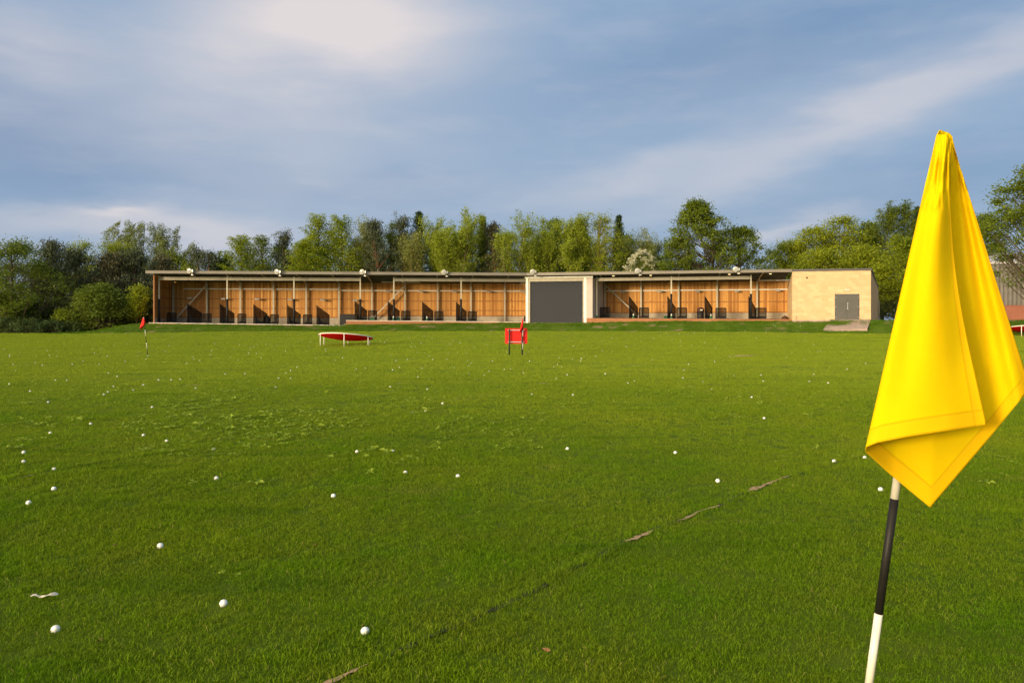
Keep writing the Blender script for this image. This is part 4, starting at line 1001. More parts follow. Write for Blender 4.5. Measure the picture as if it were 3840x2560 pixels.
HL = [(LW, 711, 1118), (LW, 837, 1120), (LW, 963, 1121), (LW, 1087, 1122.5), (LW, 1209, 1124), (LW, 1332, 1126), (LW, 1455, 1091), (LW, 1578, 1092), (LW, 1704, 1092), (LW, 1832, 1092), (LW, 1960, 1092), (RW, 2333, 1093), (RW, 2473.6, 1092), (RW, 2616, 1091), (RW, 2763.6, 1091), (RW, 2918, 1088.5)]
HLL = ['leftmost, behind the diagonal brace', 'second from the left, above the second net divider', 'third from the left, above the third net divider', 'fourth from the left, beside a padded post', 'just left of the floor step', 'whitest one, above the divider right of the step', 'on the pale rail crossed by the middle diagonal brace', 'second on the pale rail right of the middle brace', 'above the last divider before the shutter', 'on the pale rail in the empty bay', 'at the white shutter jamb, half hidden', 'first right of the rendered wall', 'second in the right hand bays', 'above the litter bin', 'fourth in the right hand bays', 'rightmost, next to the block store']
hp = None
for i, ((w, px, py), lab) in enumerate(zip(HL, HLL)):
    u = w.upx(px, VB - .45); x, y = w.p(u, VB - .45)
    if hp is None:
        hp = empty('wall_lamp', (0, 0, 0), 'x', 'lamp', 'small grey lamps on the back wall of the bays')
        mb = MB(); mb.hexa([(-.2, -.08, -.06), (.2, -.08, -.06), (.22, .08, -.05), (-.22, .08, -.05), (-.18, -.05, .06), (.18, -.05, .06), (.2, .08, .07), (-.2, .08, .07)]); mb.build('head', M['lamp_house'], hp, bevel=.012)
        mb = MB(); mb.box(-.17, .17, -.07, .07, -.075, -.06); mb.build('lens', M['box_white'], hp)
        mb = MB(); mb.bar((0, .08, .0), (0, .42, .0), .04, .04); mb.box(.03, .34, .36, .42, -.03, .03); mb.build('bracket', M['galv'], hp)
        o = hp
    else: o = copy_tree(hp)
    o.location = (x, y, Zat(py, y)); o['label'] = 'grey wall lamp in the bays, ' + lab; o.rotation_euler = (0, 0, math.atan2(w.d.y, w.d.x))
dl_ = None
for i, (px, py, lab) in enumerate([(2300, 1043, 'lit yellow ceiling lamp nearest the rendered wall'), (2440, 1041, 'lit ceiling lamp before the blossoming bush, second of four'), (2735, 1038, 'lit ceiling lamp just left of the rightmost padded post'), (2889, 1035, 'lit ceiling lamp nearest the block store')]):
    v = .95; u = RW.upx(px, v); x, y = RW.p(u, v)
    if dl_ is None:
        dl_ = empty('ceiling_lamp', (0, 0, 0), lab, 'lamp', 'small lit lamps under the roof of the right hand bays')
        mb = MB(); mb.lathe([(.0001, 0), (.13, 0), (.14, -.05), (.11, -.09)], 14); mb.build('body', M['lamp_house'], dl_, True)
        mb = MB(); mb.lathe([(.11, -.088), (.07, -.12), (.0001, -.13)], 14); mb.build('lamp_glass', M['lit'], dl_, True); o = dl_
    else: o = copy_tree(dl_)
    o['label'] = lab; o.location = (x, y, roof_z(v) - .1)
sl_ = None
for i, (w, p0, p1, py, lab) in enumerate([(LW, 1430, 1578, 1057.5, 'pale strip light tubes high in the gap between beams of the middle bays'), (RW, 2845, 2968, 1051, 'pale strip light tubes high on the wall beside the block store')]):
    v = 3.9; u0, u1 = w.upx(p0, v), w.upx(p1, v); D = w.D((u0 + u1) / 2, v); z = Zat(py, D)
    e = empty('strip_light', (*w.p((u0 + u1) / 2, v), z), lab, 'strip light', 'strip lights under the roof', math.atan2(w.d.y, w.d.x)); h = (u1 - u0) / 2
    for a, b in ((-h, -.05), (.05, h)):
        mb = MB(); mb.tube([(a, 0, 0), (b, 0, 0)], .05, 8); mb.build('tube', M['box_white'], e, True)
    mb = MB(); mb.box(-.05, .05, -.06, .06, -.06, .2); mb.build('hanger', M['galv'], e)

# small kit standing in the bays
def onfloor(w, px, v): u = w.upx(px, v); x, y = w.p(u, v); return Vector((x, y, floor_at(w, u) + .002))
bin_ = empty('litter_bin', onfloor(RW, 2627, 2.2), 'dark brown round litter bin with domed lid standing in the right hand bays', 'bin')
mb = MB(); mb.lathe([(.0001, 0), (.24, 0), (.27, .06), (.28, .62), (.0001, .62)], 20); mb.build('body', M['black'], bin_, True)
mb = MB(); mb.lathe([(.29, .622), (.30, .66), (.29, .78), (.24, .90), (.12, .96), (.0001, .97)], 20); mb.build('lid', M['brown_bag'], bin_, True)
mb = MB(); mb.hexa([(-.1, -.31, .70), (.1, -.31, .70), (.1, -.26, .70), (-.1, -.26, .70), (-.1, -.285, .80), (.1, -.285, .80), (.1, -.25, .80), (-.1, -.25, .80)]); mb.build('slot', M['box_white'], bin_)
bg = empty('golf_bag', onfloor(LW, 1000, 2.4), 'dark rounded bag slumped behind the third net divider', 'bag')
mb = MB(); mb.lathe([(.0001, 0), (.24, .02), (.28, .2), (.27, .5), (.22, .68), (.1, .74), (.0001, .75)], 16); mb.build('body', M['rubber'], bg, True)
mb = MB(); mb.tube([(-.2, -.2, .2), (-.1, -.3, .45), (.05, -.25, .65), (.08, -.1, .74)], .02, 6); mb.build('strap', M['black'], bg, True)
sk = empty('sack', onfloor(RW, 2944, 2.0), 'small brown slumped sack on the floor next to the block store', 'bag')
mb = MB(); mb.lathe([(.0001, 0), (.27, .01), (.30, .08), (.24, .20), (.13, .27), (.0001, .29)], 16); mb.build('body', M['brown_bag'], sk, True)
mb = MB(); mb.lathe([(.05, .26), (.035, .30), (.07, .35), (.0001, .34)], 10); mb.build('neck', M['brown_bag'], sk, True)
kits = [(LW, 1475.4, 'green dispenser with white top beside the padded post of the middle bays'), (LW, 1601, 'green dispenser with white top behind the divider left of the last one'), (RW, 2239, 'green dispenser with white top in the dark corner right of the rendered wall'), (RW, 2375.6, 'green dispenser with white top behind the divider under the right brace'), (RW, 2518, 'green dispenser with white top beside the padded post of the right hand bays'), (RW, 2666, 'green dispenser with white top behind the divider right of the litter bin')]
kp = None
for i, (w, px, lab) in enumerate(kits):
    if kp is None:
        kp = empty('tee_dispenser', (0, 0, 0), lab, 'dispenser', 'small green dispensers with white tops')
        mb = MB(); mb.lathe([(.0001, 0), (.14, 0), (.15, .04), (.10, .22), (.07, .30), (.0001, .30)], 14); mb.build('body', M['green_plastic'], kp, True)
        mb = MB(); mb.lathe([(.07, .302), (.075, .36), (.06, .44), (.03, .48), (.0001, .485)], 14); mb.build('top', M['box_white'], kp, True); o = kp
    else: o = copy_tree(kp)
    o.scale = (.8, .8, .85); o['label'] = lab; o.location = onfloor(w, px, 1.1 if px not in (2239,) else 1.3)
cp = None
for i, (w, px, lab) in enumerate([(LW, 1397, 'green wire ball basket at the foot of the middle diagonal brace'), (LW, 1493, 'green wire ball basket behind the divider beside the padded post'), (RW, 2499, 'pale green ball basket left of the second right hand divider')]):
    if cp is None:
        cp = empty('ball_basket', (0, 0, 0), lab, 'basket', 'green ball baskets on the bay floor')
        mb = MB(); q = [(-.16, -.12), (.16, -.12), (.16, .12), (-.16, .12)]
        for k in range(4):
            (x0, y0), (x1, y1) = q[k], q[(k + 1) % 4]
            mb.hexa([(x0, y0, .02), (x1, y1, .02), (x1 * .93, y1 * .93, .02), (x0 * .93, y0 * .93, .02), (x0 * 1.12, y0 * 1.12, .24), (x1 * 1.12, y1 * 1.12, .24), (x1 * 1.05, y1 * 1.05, .24), (x0 * 1.05, y0 * 1.05, .24)])
        mb.box(-.15, .15, -.11, .11, .0, .02); mb.build('body', M['green_plastic'], cp)
        mb = MB(); mb.tube([(-.18, 0, .22), (-.14, 0, .34), (0, 0, .38), (.14, 0, .34), (.18, 0, .22)], .012, 6); mb.build('handle', M['steel'], cp, True); o = cp
    else: o = copy_tree(cp)
    o['label'] = lab; o.location = onfloor(w, px, 1.7)
# black kick board and cloth at the floor step
ks = empty('kick_board', (*LW.p(uMid - .7, 1.6), fz1(uMid - .7)), 'black boarded upstand at the step between lower and upper bay floors', 'board')
lp = Vector(ks.location); mb = MB()
def kl(u, v, z): x, y = LW.p(u, v); return (x - lp.x, y - lp.y, z - lp.z)
ka, kb = LW.upx(1275, 1.6), LW.upx(1330, 1.6)
mb.hexa([kl(ka, 1.55, 1.38), kl(kb, 1.55, 1.8), kl(kb, 1.62, 1.8), kl(ka, 1.62, 1.38), kl(ka, 1.55, 2.28), kl(kb, 1.55, 2.28), kl(kb, 1.62, 2.28), kl(ka, 1.62, 2.28)]); mb.build('panel', M['rubber'], ks)
mb = MB(); mb.hexa([kl(ka, 1.53, 2.284), kl(kb, 1.53, 2.284), kl(kb, 1.64, 2.284), kl(ka, 1.64, 2.284), kl(ka, 1.53, 2.33), kl(kb, 1.53, 2.33), kl(kb, 1.64, 2.33), kl(ka, 1.64, 2.33)]); mb.build('cap_rail', M['black'], ks)
# rubber mats, one per bay
mp = None
MT = [(LW, p) for p in (652, 765, 888, 1012, 1135, 1235, 1382, 1508, 1634, 1775, 1910)] + [(RW, p) for p in (2300, 2425, 2570, 2720, 2895)]
MTL = ['leftmost bay of the lower row', 'second bay of the lower row', 'third bay of the lower row', 'fourth bay of the lower row', 'fifth bay of the lower row', 'bay beside the floor step, lower side', 'first bay right of the floor step', 'bay right of the middle brace', 'bay before the last divider left of the shutter', 'bay with the last guard frame left of the shutter', 'empty bay against the shutter jamb', 'bay next to the rendered wall', 'second bay of the right hand row', 'bay with the litter bin', 'fourth bay of the right hand row', 'rightmost bay next to the block store']
for (w, px), lab in zip(MT, MTL):
    if mp is None:
        mp = empty('tee_mat', (0, 0, 0), lab, 'mat', 'black rubber tee mats on the bay floors')
        mb = MB(); mb.box(-.85, .85, -.7, .7, .0, .03); mb.build('base', M['rubber'], mp, bevel=.008)
        mb = MB(); mb.box(-.25, .25, -.55, .55, .0305, .045); mb.build('turf_inlay', M['green_post'], mp); o = mp
    else: o = copy_tree(mp)
    o['label'] = 'black rubber tee mat in the ' + lab; u = w.upx(px, 1.55); x, y = w.p(u, 1.55); o.location = (x, y, floor_at(w, u) + .022); o.rotation_euler = (0, 0, math.atan2(w.d.y, w.d.x))

# ------------------------------------------------------------------ warehouse beyond the right corner
wx, wy = Xat(3610, 68), 68.0
wh = empty('warehouse', (wx, wy, 1.0), 'grey corrugated warehouse on a red brick base at the right edge', 'building')
wd = Vector((1, -.22)).normalized()
def wl(u, v): return (wd.x * u - wd.y * v * -1 * 0 + (-wd.y) * v, wd.y * u + wd.x * v)
zc0 = Zat(1143, 66) - 1.0; zc1 = Zat(985, 66) - 1.0
mb = MB(); u = 0; k = 0
while u < 34:
    pts = [(u, 0), (u + .06, -.05), (u + .16, -.05), (u + .22, 0), (u + .34, 0)]
    for (ua, va), (ub, vb) in zip(pts, pts[1:]):
        xa, ya = wl(ua, va); xb, yb2 = wl(ub, vb); mb.add([(xa, ya, zc0), (xb, yb2, zc0), (xb, yb2, zc1), (xa, ya, zc1)], [(0, 1, 2, 3)])
    u += .34
mb.build('cladding', M['cladding'], wh)
q = [wl(0, .03), wl(34, .03), wl(34, 20), wl(0, 20)]
me = bpy.data.meshes.new('brick_wall'); me.from_pydata([(x, y, -.6) for x, y in q] + [(x, y, zc0 + .02) for x, y in q], [], [(0, 1, 5, 4), (1, 2, 6, 5), (2, 3, 7, 6), (3, 0, 4, 7)]); me.materials.append(M['red_brick']); wall_uv(me); link('brick_wall', me, wh)
mb = MB(); q = [wl(-.2, -.2), wl(34, -.2), wl(34, 10), wl(-.2, 10)]; mb.hexa([(x, y, zc1 + (0 if i < 2 else 1.6)) for i, (x, y) in enumerate(q)] + [(x, y, zc1 + .16 + (0 if i < 2 else 1.6)) for i, (x, y) in enumerate(q)]); mb.build('roof', M['pale_roof'], wh)
mb = MB(); q = [wl(0, .04), wl(0, 10)]; mb.hexa([(q[0][0], q[0][1], zc0), (q[0][0] + .1, q[0][1], zc0), (q[1][0] + .1, q[1][1], zc0), (q[1][0], q[1][1], zc0), (q[0][0], q[0][1], zc1), (q[0][0] + .1, q[0][1], zc1), (q[1][0] + .1, q[1][1], zc1 + 1.5), (q[1][0], q[1][1], zc1 + 1.5)]); mb.build('gable_cladding', M['cladding'], wh)
# wire fence beside the store
p0 = at(3297, 1199, 63); fe = empty('wire_fence', (p0.x, p0.y, 1.7), 'thin wire mesh fence with grey posts to the right of the block store', 'fence')
for i in range(4):
    mb = MB(); mb.tube([(i * 2.6, i * .3, -.2), (i * 2.6, i * .3, 1.75)], .035, 8); mb.build('post', M['galv'], fe, True)
mb = MB(); mb.add([(0, -.04, .0), (7.8, .86, .0), (7.8, .86, 1.7), (0, -.04, 1.7)], [(0, 1, 2, 3)]); mb.build('mesh_panel', M['fence_net'], fe)

# ------------------------------------------------------------------ trees
class Tree:
    def __init__(s, seed): s.r = np.random.default_rng(seed); s.wood = MB(); s.C = []; s.U = []; s.Wd = []; s.N = []
    def path(s, p0, d, L, n, up=0., wig=.12, wind=0.):
        p = np.array(p0, float); d = np.array(d, float); d /= np.linalg.norm(d); pts = [p.copy()]
        for i in range(n):
            d = d + np.array([wind, 0, up]) / n + s.r.normal(0, wig, 3) / math.sqrt(n) * .7; d /= np.linalg.norm(d); p = p + d * L / n; pts.append(p.copy())
        return np.array(pts)
    def limb(s, pts, r0, r1, n=6): s.wood.tube([tuple(p) for p in pts], list(np.linspace(r0, r1, len(pts))), n, cap=False)
    def leaves(s, cen, spread, n, size, asp=.55, flat=0., along=None):
        c = np.asarray(cen)[None, :] + s.r.normal(0, 1, (n, 3)) * np.asarray(spread)[None, :]
        u = s.r.normal(0, 1, (n, 3)); nr = s.r.normal(0, 1, (n, 3)); nr[:, 2] += flat * np.sign(nr[:, 2] + .001) * 2 if flat else 0
        if along is not None: u = u * .45 + np.asarray(along)[None, :]
        u /= np.linalg.norm(u, axis=1, keepdims=True); v = np.cross(nr, u); v /= (np.linalg.norm(v, axis=1, keepdims=True) + 1e-6)
        if flat:
            nr /= np.linalg.norm(nr, axis=1, keepdims=True); u = u - nr * (u * nr).sum(1, keepdims=True); u /= (np.linalg.norm(u, axis=1, keepdims=True) + 1e-6); v = np.cross(nr, u)
        sz = size * s.r.uniform(.6, 1.35, n)
        s.C.append(c); s.U.append(u * sz[:, None] * .5); s.Wd.append(v * (sz * asp)[:, None] * .5)
    def crown_mesh(s, m, nm='crown'):
        c = np.concatenate(s.C); u = np.concatenate(s.U); w = np.concatenate(s.Wd); n = len(c)
        V = np.stack([c - u, c + w - u * .1, c + u, c - w - u * .1], 1).reshape(-1, 3); Fq = np.arange(n * 4).reshape(n, 4)
        return fast_mesh(nm, V, Fq, m, np.clip(s.r.normal(.5, .25, n), 0, 1))

PROF = {'tent': lambda t: max(.06, (1 - t) ** .6) * min(1, .7 + t * 2), 'round': lambda t: max(.05, 1 - abs(2 * t - .85) ** 2.2 / 1.5) if t < 1 else .05, 'dome': lambda t: math.sqrt(max(.02, 1 - t * t)), 'cone': lambda t: max(.05, (1 - t) ** .75) * min(1, .55 + t * 2.2), 'column': lambda t: max(.08, min(1, (1 - t) * 3) * min(1, .6 + t * 1.5))}

def t_clump(seed, H, W, cb=.2, prof='round', nc=90, rc=.55, lp=90, size=.22, lean=0., flat=.4):
    T = Tree(seed); r = T.r; tr = T.path((0, 0, -.3), (r.normal(0, .04), r.normal(0, .04), 1), H * .9, 9, 0, .06); T.limb(tr, .035 * H * .55, .03, 8)
    b = cb * H
    for i in range(nc):
        t = r.random() ** .85; h = b + (H - b) * t * .97; Rr = W * PROF[prof](t); a = i * 2.39996 + r.normal(0, .3); rad = Rr * math.sqrt(r.uniform(.10, 1))
        c = np.array([rad * math.cos(a) + lean * t * W, rad * math.sin(a), h]); k = min(len(tr) - 1, max(1, int((h - rad * .75) / (H * .9) * 9)))
        p0 = tr[k]; mid = (p0 + c) / 2 + np.array([0, 0, -.12 * rad]); T.limb(np.array([p0, mid, c]), .018 * H * .3 * (1 - t * .6) + .012, .012, 4)
        f = rc * r.uniform(.6, 1.25); n = int(lp * r.uniform(.6, 1.3))
        T.leaves(c, (f, f, f * .55), int(n * 1.7), size * .78, .6, flat)
    return T
def t_beech(seed, H, W, cb=.12, nb=46, wind=-.25, size=.16, dens=1.4):
    T = Tree(seed); r = T.r; tr = T.path((0, 0, -.3), (0, 0, 1), H, 10, 0, .05, wind * .15); T.limb(tr, .014 * H, .015, 7)
    for i in range(nb):
        t = i / nb; h = H * (cb + (.98 - cb) * t); L = W * (1.15 - .95 * t ** 1.15) * r.uniform(.75, 1.2) + .35; a = i * 2.39996 + r.normal(0, .3)
        k = min(9, int(h / H * 10)); p0 = tr[k] + (tr[k + 1] - tr[k]) * (h / H * 10 - k); el = .35 + .75 * t
        pts = T.path(p0, (math.cos(a), math.sin(a), el), L, 5, -.1 if t < .6 else .25, .15, wind); T.limb(pts, .02 + .03 * (1 - t), .008, 4)
        for q in np.linspace(.2, 1, 7):
            x = q * 5; k2 = min(4, int(x)); c = pts[k2] + (pts[k2 + 1] - pts[k2]) * (x - k2); sp = .07 * L * (1.3 - q) + .12
            T.leaves(c, (sp * 1.4, sp * 1.4, .06), int(30 * dens * (1.3 - .4 * q)), size, .6, .6, along=(wind, 0, .25))
    return T
def t_alder(seed, H, W, stems=4, lo=.35, dens=1., size=.145, spread=.6):
    T = Tree(seed); r = T.r
    for s_ in range(stems):
        a = 6.283 * s_ / stems + r.normal(0, .5); rad = W * spread * r.uniform(.25, .8); hh = H * (.98 if s_ == 0 else r.uniform(.70, .96))
        d = np.array([rad * math.cos(a) / hh * 1.1, rad * math.sin(a) / hh * 1.1, 1]); tr = T.path((r.normal(0, .15), r.normal(0, .15), -.3), d, hh, 10, .15, .07); T.limb(tr, .0085 * H, .012, 6)
        nb = 26
        for i in range(nb):
            t = lo + (1 - lo) * i / nb; x = t * 10; k = min(9, int(x)); p0 = tr[k] + (tr[k + 1] - tr[k]) * (x - k); L = W * .62 * (.35 + .85 * math.sin(math.pi * min(1, (t - lo) / (1 - lo) * .80 + .14))) * r.uniform(.55, 1.25); b = r.random() * 6.283
            pts = T.path(p0, (math.cos(b), math.sin(b), 1.2), L, 4, .25, .2); T.limb(pts, .016, .006, 3)
            den = dens * min(1, max(.10, (t - lo + .06) * 2.6))
            for q in (1.3, 2.1, 2.9, 3.5, 4):
                k2 = min(3, int(q)); c = pts[k2] + (pts[k2 + 1] - pts[k2]) * (q - k2); T.leaves(c, (.20, .20, .22), int(30 * den * r.uniform(.4, 1.6)), size, .6, .2)
                if r.random() < .5:
                    tw = T.path(c, r.normal(0, 1, 3) + np.array([0, 0, .9]), .5, 2, .1, .1); T.limb(tw, .008, .004, 3); T.leaves(tw[-1], (.12, .12, .14), int(18 * den), size, .6, .2)
    return T
def t_pine(seed, H, W, cb=.35, nc=48, size=.25, lp=110):
    T = Tree(seed); r = T.r; tr = T.path((0, 0, -.3), (r.normal(0, .05), 0, 1), H * .95, 9, 0, .08); T.limb(tr, .016 * H, .04, 8)
    for i in range(nc):
        t = r.random() ** .8; h = H * (cb + (.97 - cb) * t); Rr = W * max(.12, (1 - t ** 1.8)) * (.6 + .4 * min(1, t * 4)); a = i * 2.4 + r.normal(0, .4); rad = Rr * r.uniform(.2, 1.)
        k = min(9, max(1, int((h - rad * .35) / (H * .95) * 9))); p0 = tr[k]; c = np.array([rad * math.cos(a) + p0[0], rad * math.sin(a) + p0[1], h]); T.limb(np.array([p0, (p0 + c) / 2 + np.array([0, 0, .1]), c]), .05 * (1.2 - t), .014, 4)
        for _ in range(4):
            cc = c + r.normal(0, 1, 3) * np.array([.38, .38, .22]); T.leaves(cc, (.20, .20, .16), lp // 4, size, .22, 0, along=(0, 0, .7))
    for _ in range(5): T.leaves(tr[-1] + r.normal(0, .25, 3), (.15, .15, .22), 26, size, .22, 0, along=(0, 0, 1.))
    return T
def t_spruce(seed, H, W, cb=.1, size=.22):
    T = Tree(seed); r = T.r; tr = T.path((0, 0, -.3), (0, 0, 1), H, 8, 0, .02); T.limb(tr, .013 * H, .012, 7); h = cb * H
    while h < H * .985:
        t = (h - cb * H) / (H * (1 - cb)); L0 = W * (1 - t) ** .8 + .12; nb = 7
        for k in range(nb):
            a = k * 6.283 / nb + r.random() * 2; L = L0 * r.uniform(.6, 1.15); pts = T.path((tr[-1][0] * h / H, tr[-1][1] * h / H, h), (math.cos(a), math.sin(a), .05 + .5 * t), L, 4, .25, .12); T.limb(pts, .018, .005, 3)
            for q in np.linspace(.6, 4, 6):
                k2 = min(3, int(q)); c = pts[k2] + (pts[k2 + 1] - pts[k2]) * (q - k2); T.leaves(c, (.11, .11, .10), 9, size, .3, .2, along=pts[k2 + 1] - pts[k2])
        h += .42 * (1 - .5 * t)
    return T
def t_birch(seed, H, W, wind=-.7, dens=1.):
    T = Tree(seed); r = T.r
    for s_ in range(3):
        tr = T.path((r.normal(0, W * .25), r.normal(0, .4), -.3), (r.normal(0, .06), r.normal(0, .06), 1), H * r.uniform(.85, 1), 10, 0, .06, wind * .10); T.limb(tr, .009 * H, .012, 6)
        for i in range(26):
            t = .30 + .70 * i / 26; x = t * 10; k = min(9, int(x)); p0 = tr[k] + (tr[min(10, k + 1)] - tr[k]) * (x - k); L = W * .8 * (1.25 - t) * r.uniform(.6, 1.2) + .25; b = r.random() * 6.283
            pts = T.path(p0, (math.cos(b) * .7, math.sin(b) * .7, 1.0), L, 5, -.25, .2, wind * .6); T.limb(pts, .014, .005, 3)
            for q in np.linspace(1, 5, 7):
                k2 = min(4, int(q)); c = pts[k2] + (pts[min(5, k2 + 1)] - pts[k2]) * (q - k2)
                tw = T.path(c, (wind * .5, 0, -.2), .55, 3, -.5, .2, wind)
                for z in tw: T.leaves(z, (.07, .07, .09), int(5 * dens), .13, .5, 0, along=(wind, 0, -.4))
    return T
def t_bush(seed, H, W, nc=60, rc=.32, lp=90, size=.16, elong=1.):
    T = Tree(seed); r = T.r
    for i in range(nc):
        t = r.random() ** .8; h = H * t * .93 + .05; Rr = W * PROF['dome'](t) * (.8 + .2 * min(1, t * 5)); a = i * 2.39996; rad = Rr * math.sqrt(r.uniform(.2, 1)); c = np.array([rad * math.cos(a) * elong, rad * math.sin(a), h])
        T.limb(np.array([(c[0] * .2, c[1] * .2, -.1), c * np.array([.6, .6, .55]), c]), .03, .008, 4); T.leaves(c, (rc, rc, rc * .6), lp, size, .6, .3)
    return T
LEAF = {}
seedc = [100]
def plant(name, px, top, D, kind, label, cat='tree', width=None, leaf='leaf_mid', bark='bark', group=None, base=None, rot=None, **kw):
    x = Xat(px, D); gz = ground(x, D) if base is None else base
    H = max(.4, Zat(top, D) - gz); W = (width / F_PX * D / 2) if width else H * .25
    W *= {'alder': 2.05, 'beech': 1.9, 'pine': 1.5, 'spruce': 1.45, 'birch': 1.6, 'clump': 1.2, 'bush': 1.08}[kind]
    seedc[0] += 1
    if kind == 'alder' and H > 4: H *= .93
    T = globals()['t_' + kind](seedc[0], H, W, **kw)
    root = empty(name, (x, D, gz), label, cat, group)
    if rot is not None: root.rotation_euler = (0, 0, rot)
    T.wood.build('trunk' if cat == 'tree' else 'stems', M[bark], root, True)
    cm = T.crown_mesh(M[leaf], 'crown' if cat == 'tree' else 'foliage'); link(cm.name.split('.')[0], cm, root)
    return root, T, H, W

LEFTG = 'trees at the left of the field'; BACKG = 'trees behind the driving range'; RIGHTG = 'trees at the right behind the store'
# --- left of the range
plant('broadleaf_tree', 55, 905, 63, 'clump', 'mid green leafy tree at the far left edge with upright shoots on top', width=300, leaf='leaf_bush', group=LEFTG, cb=.08, nc=120, rc=.5, lp=120, size=.2)
plant('pine_tree', 168, 905, 67, 'pine', 'dark grey green pine, left one of the dark pines', width=200, leaf='leaf_pine', bark='bark_pine', group=LEFTG, cb=.08, nc=120)
plant('pine_tree', 285, 932, 66, 'pine', 'dark pine standing over the gap left of the big rounded bush', width=190, leaf='leaf_pine', bark='bark_pine', group=LEFTG, cb=.08, nc=120)
plant('pine_tree', 390, 945, 67, 'pine', 'dark brownish pine directly above the big rounded bush', width=180, leaf='leaf_brown', bark='bark_pine', group=LEFTG, cb=.1, nc=110)
plant('pine_tree', 492, 936, 68, 'pine', 'broad dark pine with a visible reddish trunk nearest the range end', width=230, leaf='leaf_pine', bark='bark_pine', group=LEFTG, cb=.18, nc=120)
plant('pine_tree', 602, 955, 73, 'pine', 'dark pine rising behind the left end of the roof', width=160, leaf='leaf_brown', bark='bark_pine', group=LEFTG, cb=.2, nc=55)
plant('broadleaf_tree', 305, 905, 78, 'clump', 'yellow green leafy tree peeping between the dark pines', width=210, leaf='leaf_beech', group=LEFTG, cb=.2, nc=80, rc=.5, size=.2)
plant('broadleaf_tree', 430, 915, 80, 'clump', 'bright lime leafy tree below the wind blown birches', width=280, leaf='leaf_dense', group=LEFTG, cb=.2, nc=100, rc=.55, size=.2)
plant('broadleaf_tree', 660, 950, 84, 'clump', 'dull green leafy tree under the rightmost birch', width=200, leaf='leaf_alder', group=LEFTG, cb=.1, nc=80, rc=.5, size=.2)
plant('birch_tree', 425, 832, 88, 'birch', 'thin sparse birch at the left end of the birch clump', width=80, leaf='leaf_birch', bark='bark', group=LEFTG, dens=.7)
plant('birch_tree', 474, 812, 87, 'birch', 'tall wind blown birch, second in the birch clump', width=110, leaf='leaf_birch', group=LEFTG)
plant('birch_tree', 530, 814, 87, 'birch', 'wind blown birch in the middle of the birch clump', width=120, leaf='leaf_birch', group=LEFTG, dens=1.1)
plant('birch_tree', 598, 814, 86, 'birch', 'fullest tall wind blown birch, right of the middle of its clump', width=140, leaf='leaf_birch', group=LEFTG, dens=1.3)
plant('birch_tree', 662, 840, 86, 'birch', 'shorter wind blown birch at the right end of its clump', width=140, leaf='leaf_birch', group=LEFTG, dens=1.3)
plant('birch_tree', 712, 892, 85, 'birch', 'low grey green birch sloping down beside the dark pines', width=110, leaf='leaf_birch', group=LEFTG, dens=1.2)
plant('pine_tree', 748, 922, 80, 'pine', 'narrow dark pine just right of the birches', width=70, leaf='leaf_pine', bark='bark_pine', group=LEFTG, cb=.2, nc=40)
plant('pine_tree', 783, 938, 80, 'pine', 'small narrow dark pine beside the gap of open sky', width=66, leaf='leaf_pine', bark='bark_pine', group=LEFTG, cb=.2, nc=36)
_ = plant('hornbeam_bush', 372, 1066, 63.5, 'bush', 'big rounded dark green bush at the edge of the left field', 'bush', width=215, leaf='leaf_bush', nc=150, rc=.36, lp=110, size=.17, group='bushes at the left of the field')
plant('hornbeam_bush', 553, 1086, 67, 'bush', 'dark bush tucked against the left end of the range', 'bush', width=150, leaf='leaf_bush', nc=80, group='bushes at the left of the field')
plant('hornbeam_bush', 470, 1125, 66, 'bush', 'dark low bush between the rounded bush and the sapling', 'bush', width=140, leaf='leaf_dark', nc=70, group='bushes at the left of the field')
plant('hornbeam_bush', 232, 1120, 65.5, 'bush', 'shadowy dark bush left of the big rounded bush', 'bush', width=190, leaf='leaf_dark', nc=90, group='bushes at the left of the field')
plant('hornbeam_bush', 100, 1130, 65, 'bush', 'dark bush under the far left tree', 'bush', width=180, leaf='leaf_dark', nc=80, group='bushes at the left of the field')
plant('sapling_tree', 502, 1084, 64.2, 'alder', 'young pale green sapling with a thin bare stem by the range end', width=60, leaf='leaf_beech', bark='bark_olive', group=LEFTG, stems=1, lo=.25, dens=1.1, spread=.2)
plant('sapling_tree', 228, 1163, 62.3, 'bush', 'small bright green sapling in front of the dark bushes', 'bush', width=62, leaf='leaf_beech', nc=26, rc=.22, lp=50, group='bushes at the left of the field')
plant('bramble_bush', 15, 1090, 62, 'bush', 'bright green bush cut off by the left edge', 'bush', width=150, leaf='leaf_bush', nc=60, group='bushes at the left of the field')
for px, tp, wdt, D, lab in ((30, 1192, 130, 61, 'low bramble mound at the left edge'), (110, 1200, 150, 61, 'low bramble mound, second from the left edge'), (190, 1205, 120, 61.5, 'low bramble mound left of the small bright sapling'), (262, 1212, 90, 62, 'low bramble mound under the small bright sapling'), (-90, 1185, 160, 62, 'bramble mound mostly outside the left edge')):
    if px > -50: plant('bramble_bush', px, tp, D, 'bush', lab, 'bush', width=wdt, leaf='leaf_bramble', nc=40, rc=.2, lp=70, size=.13, elong=1.2, group='low brambles along the left edge of the field')
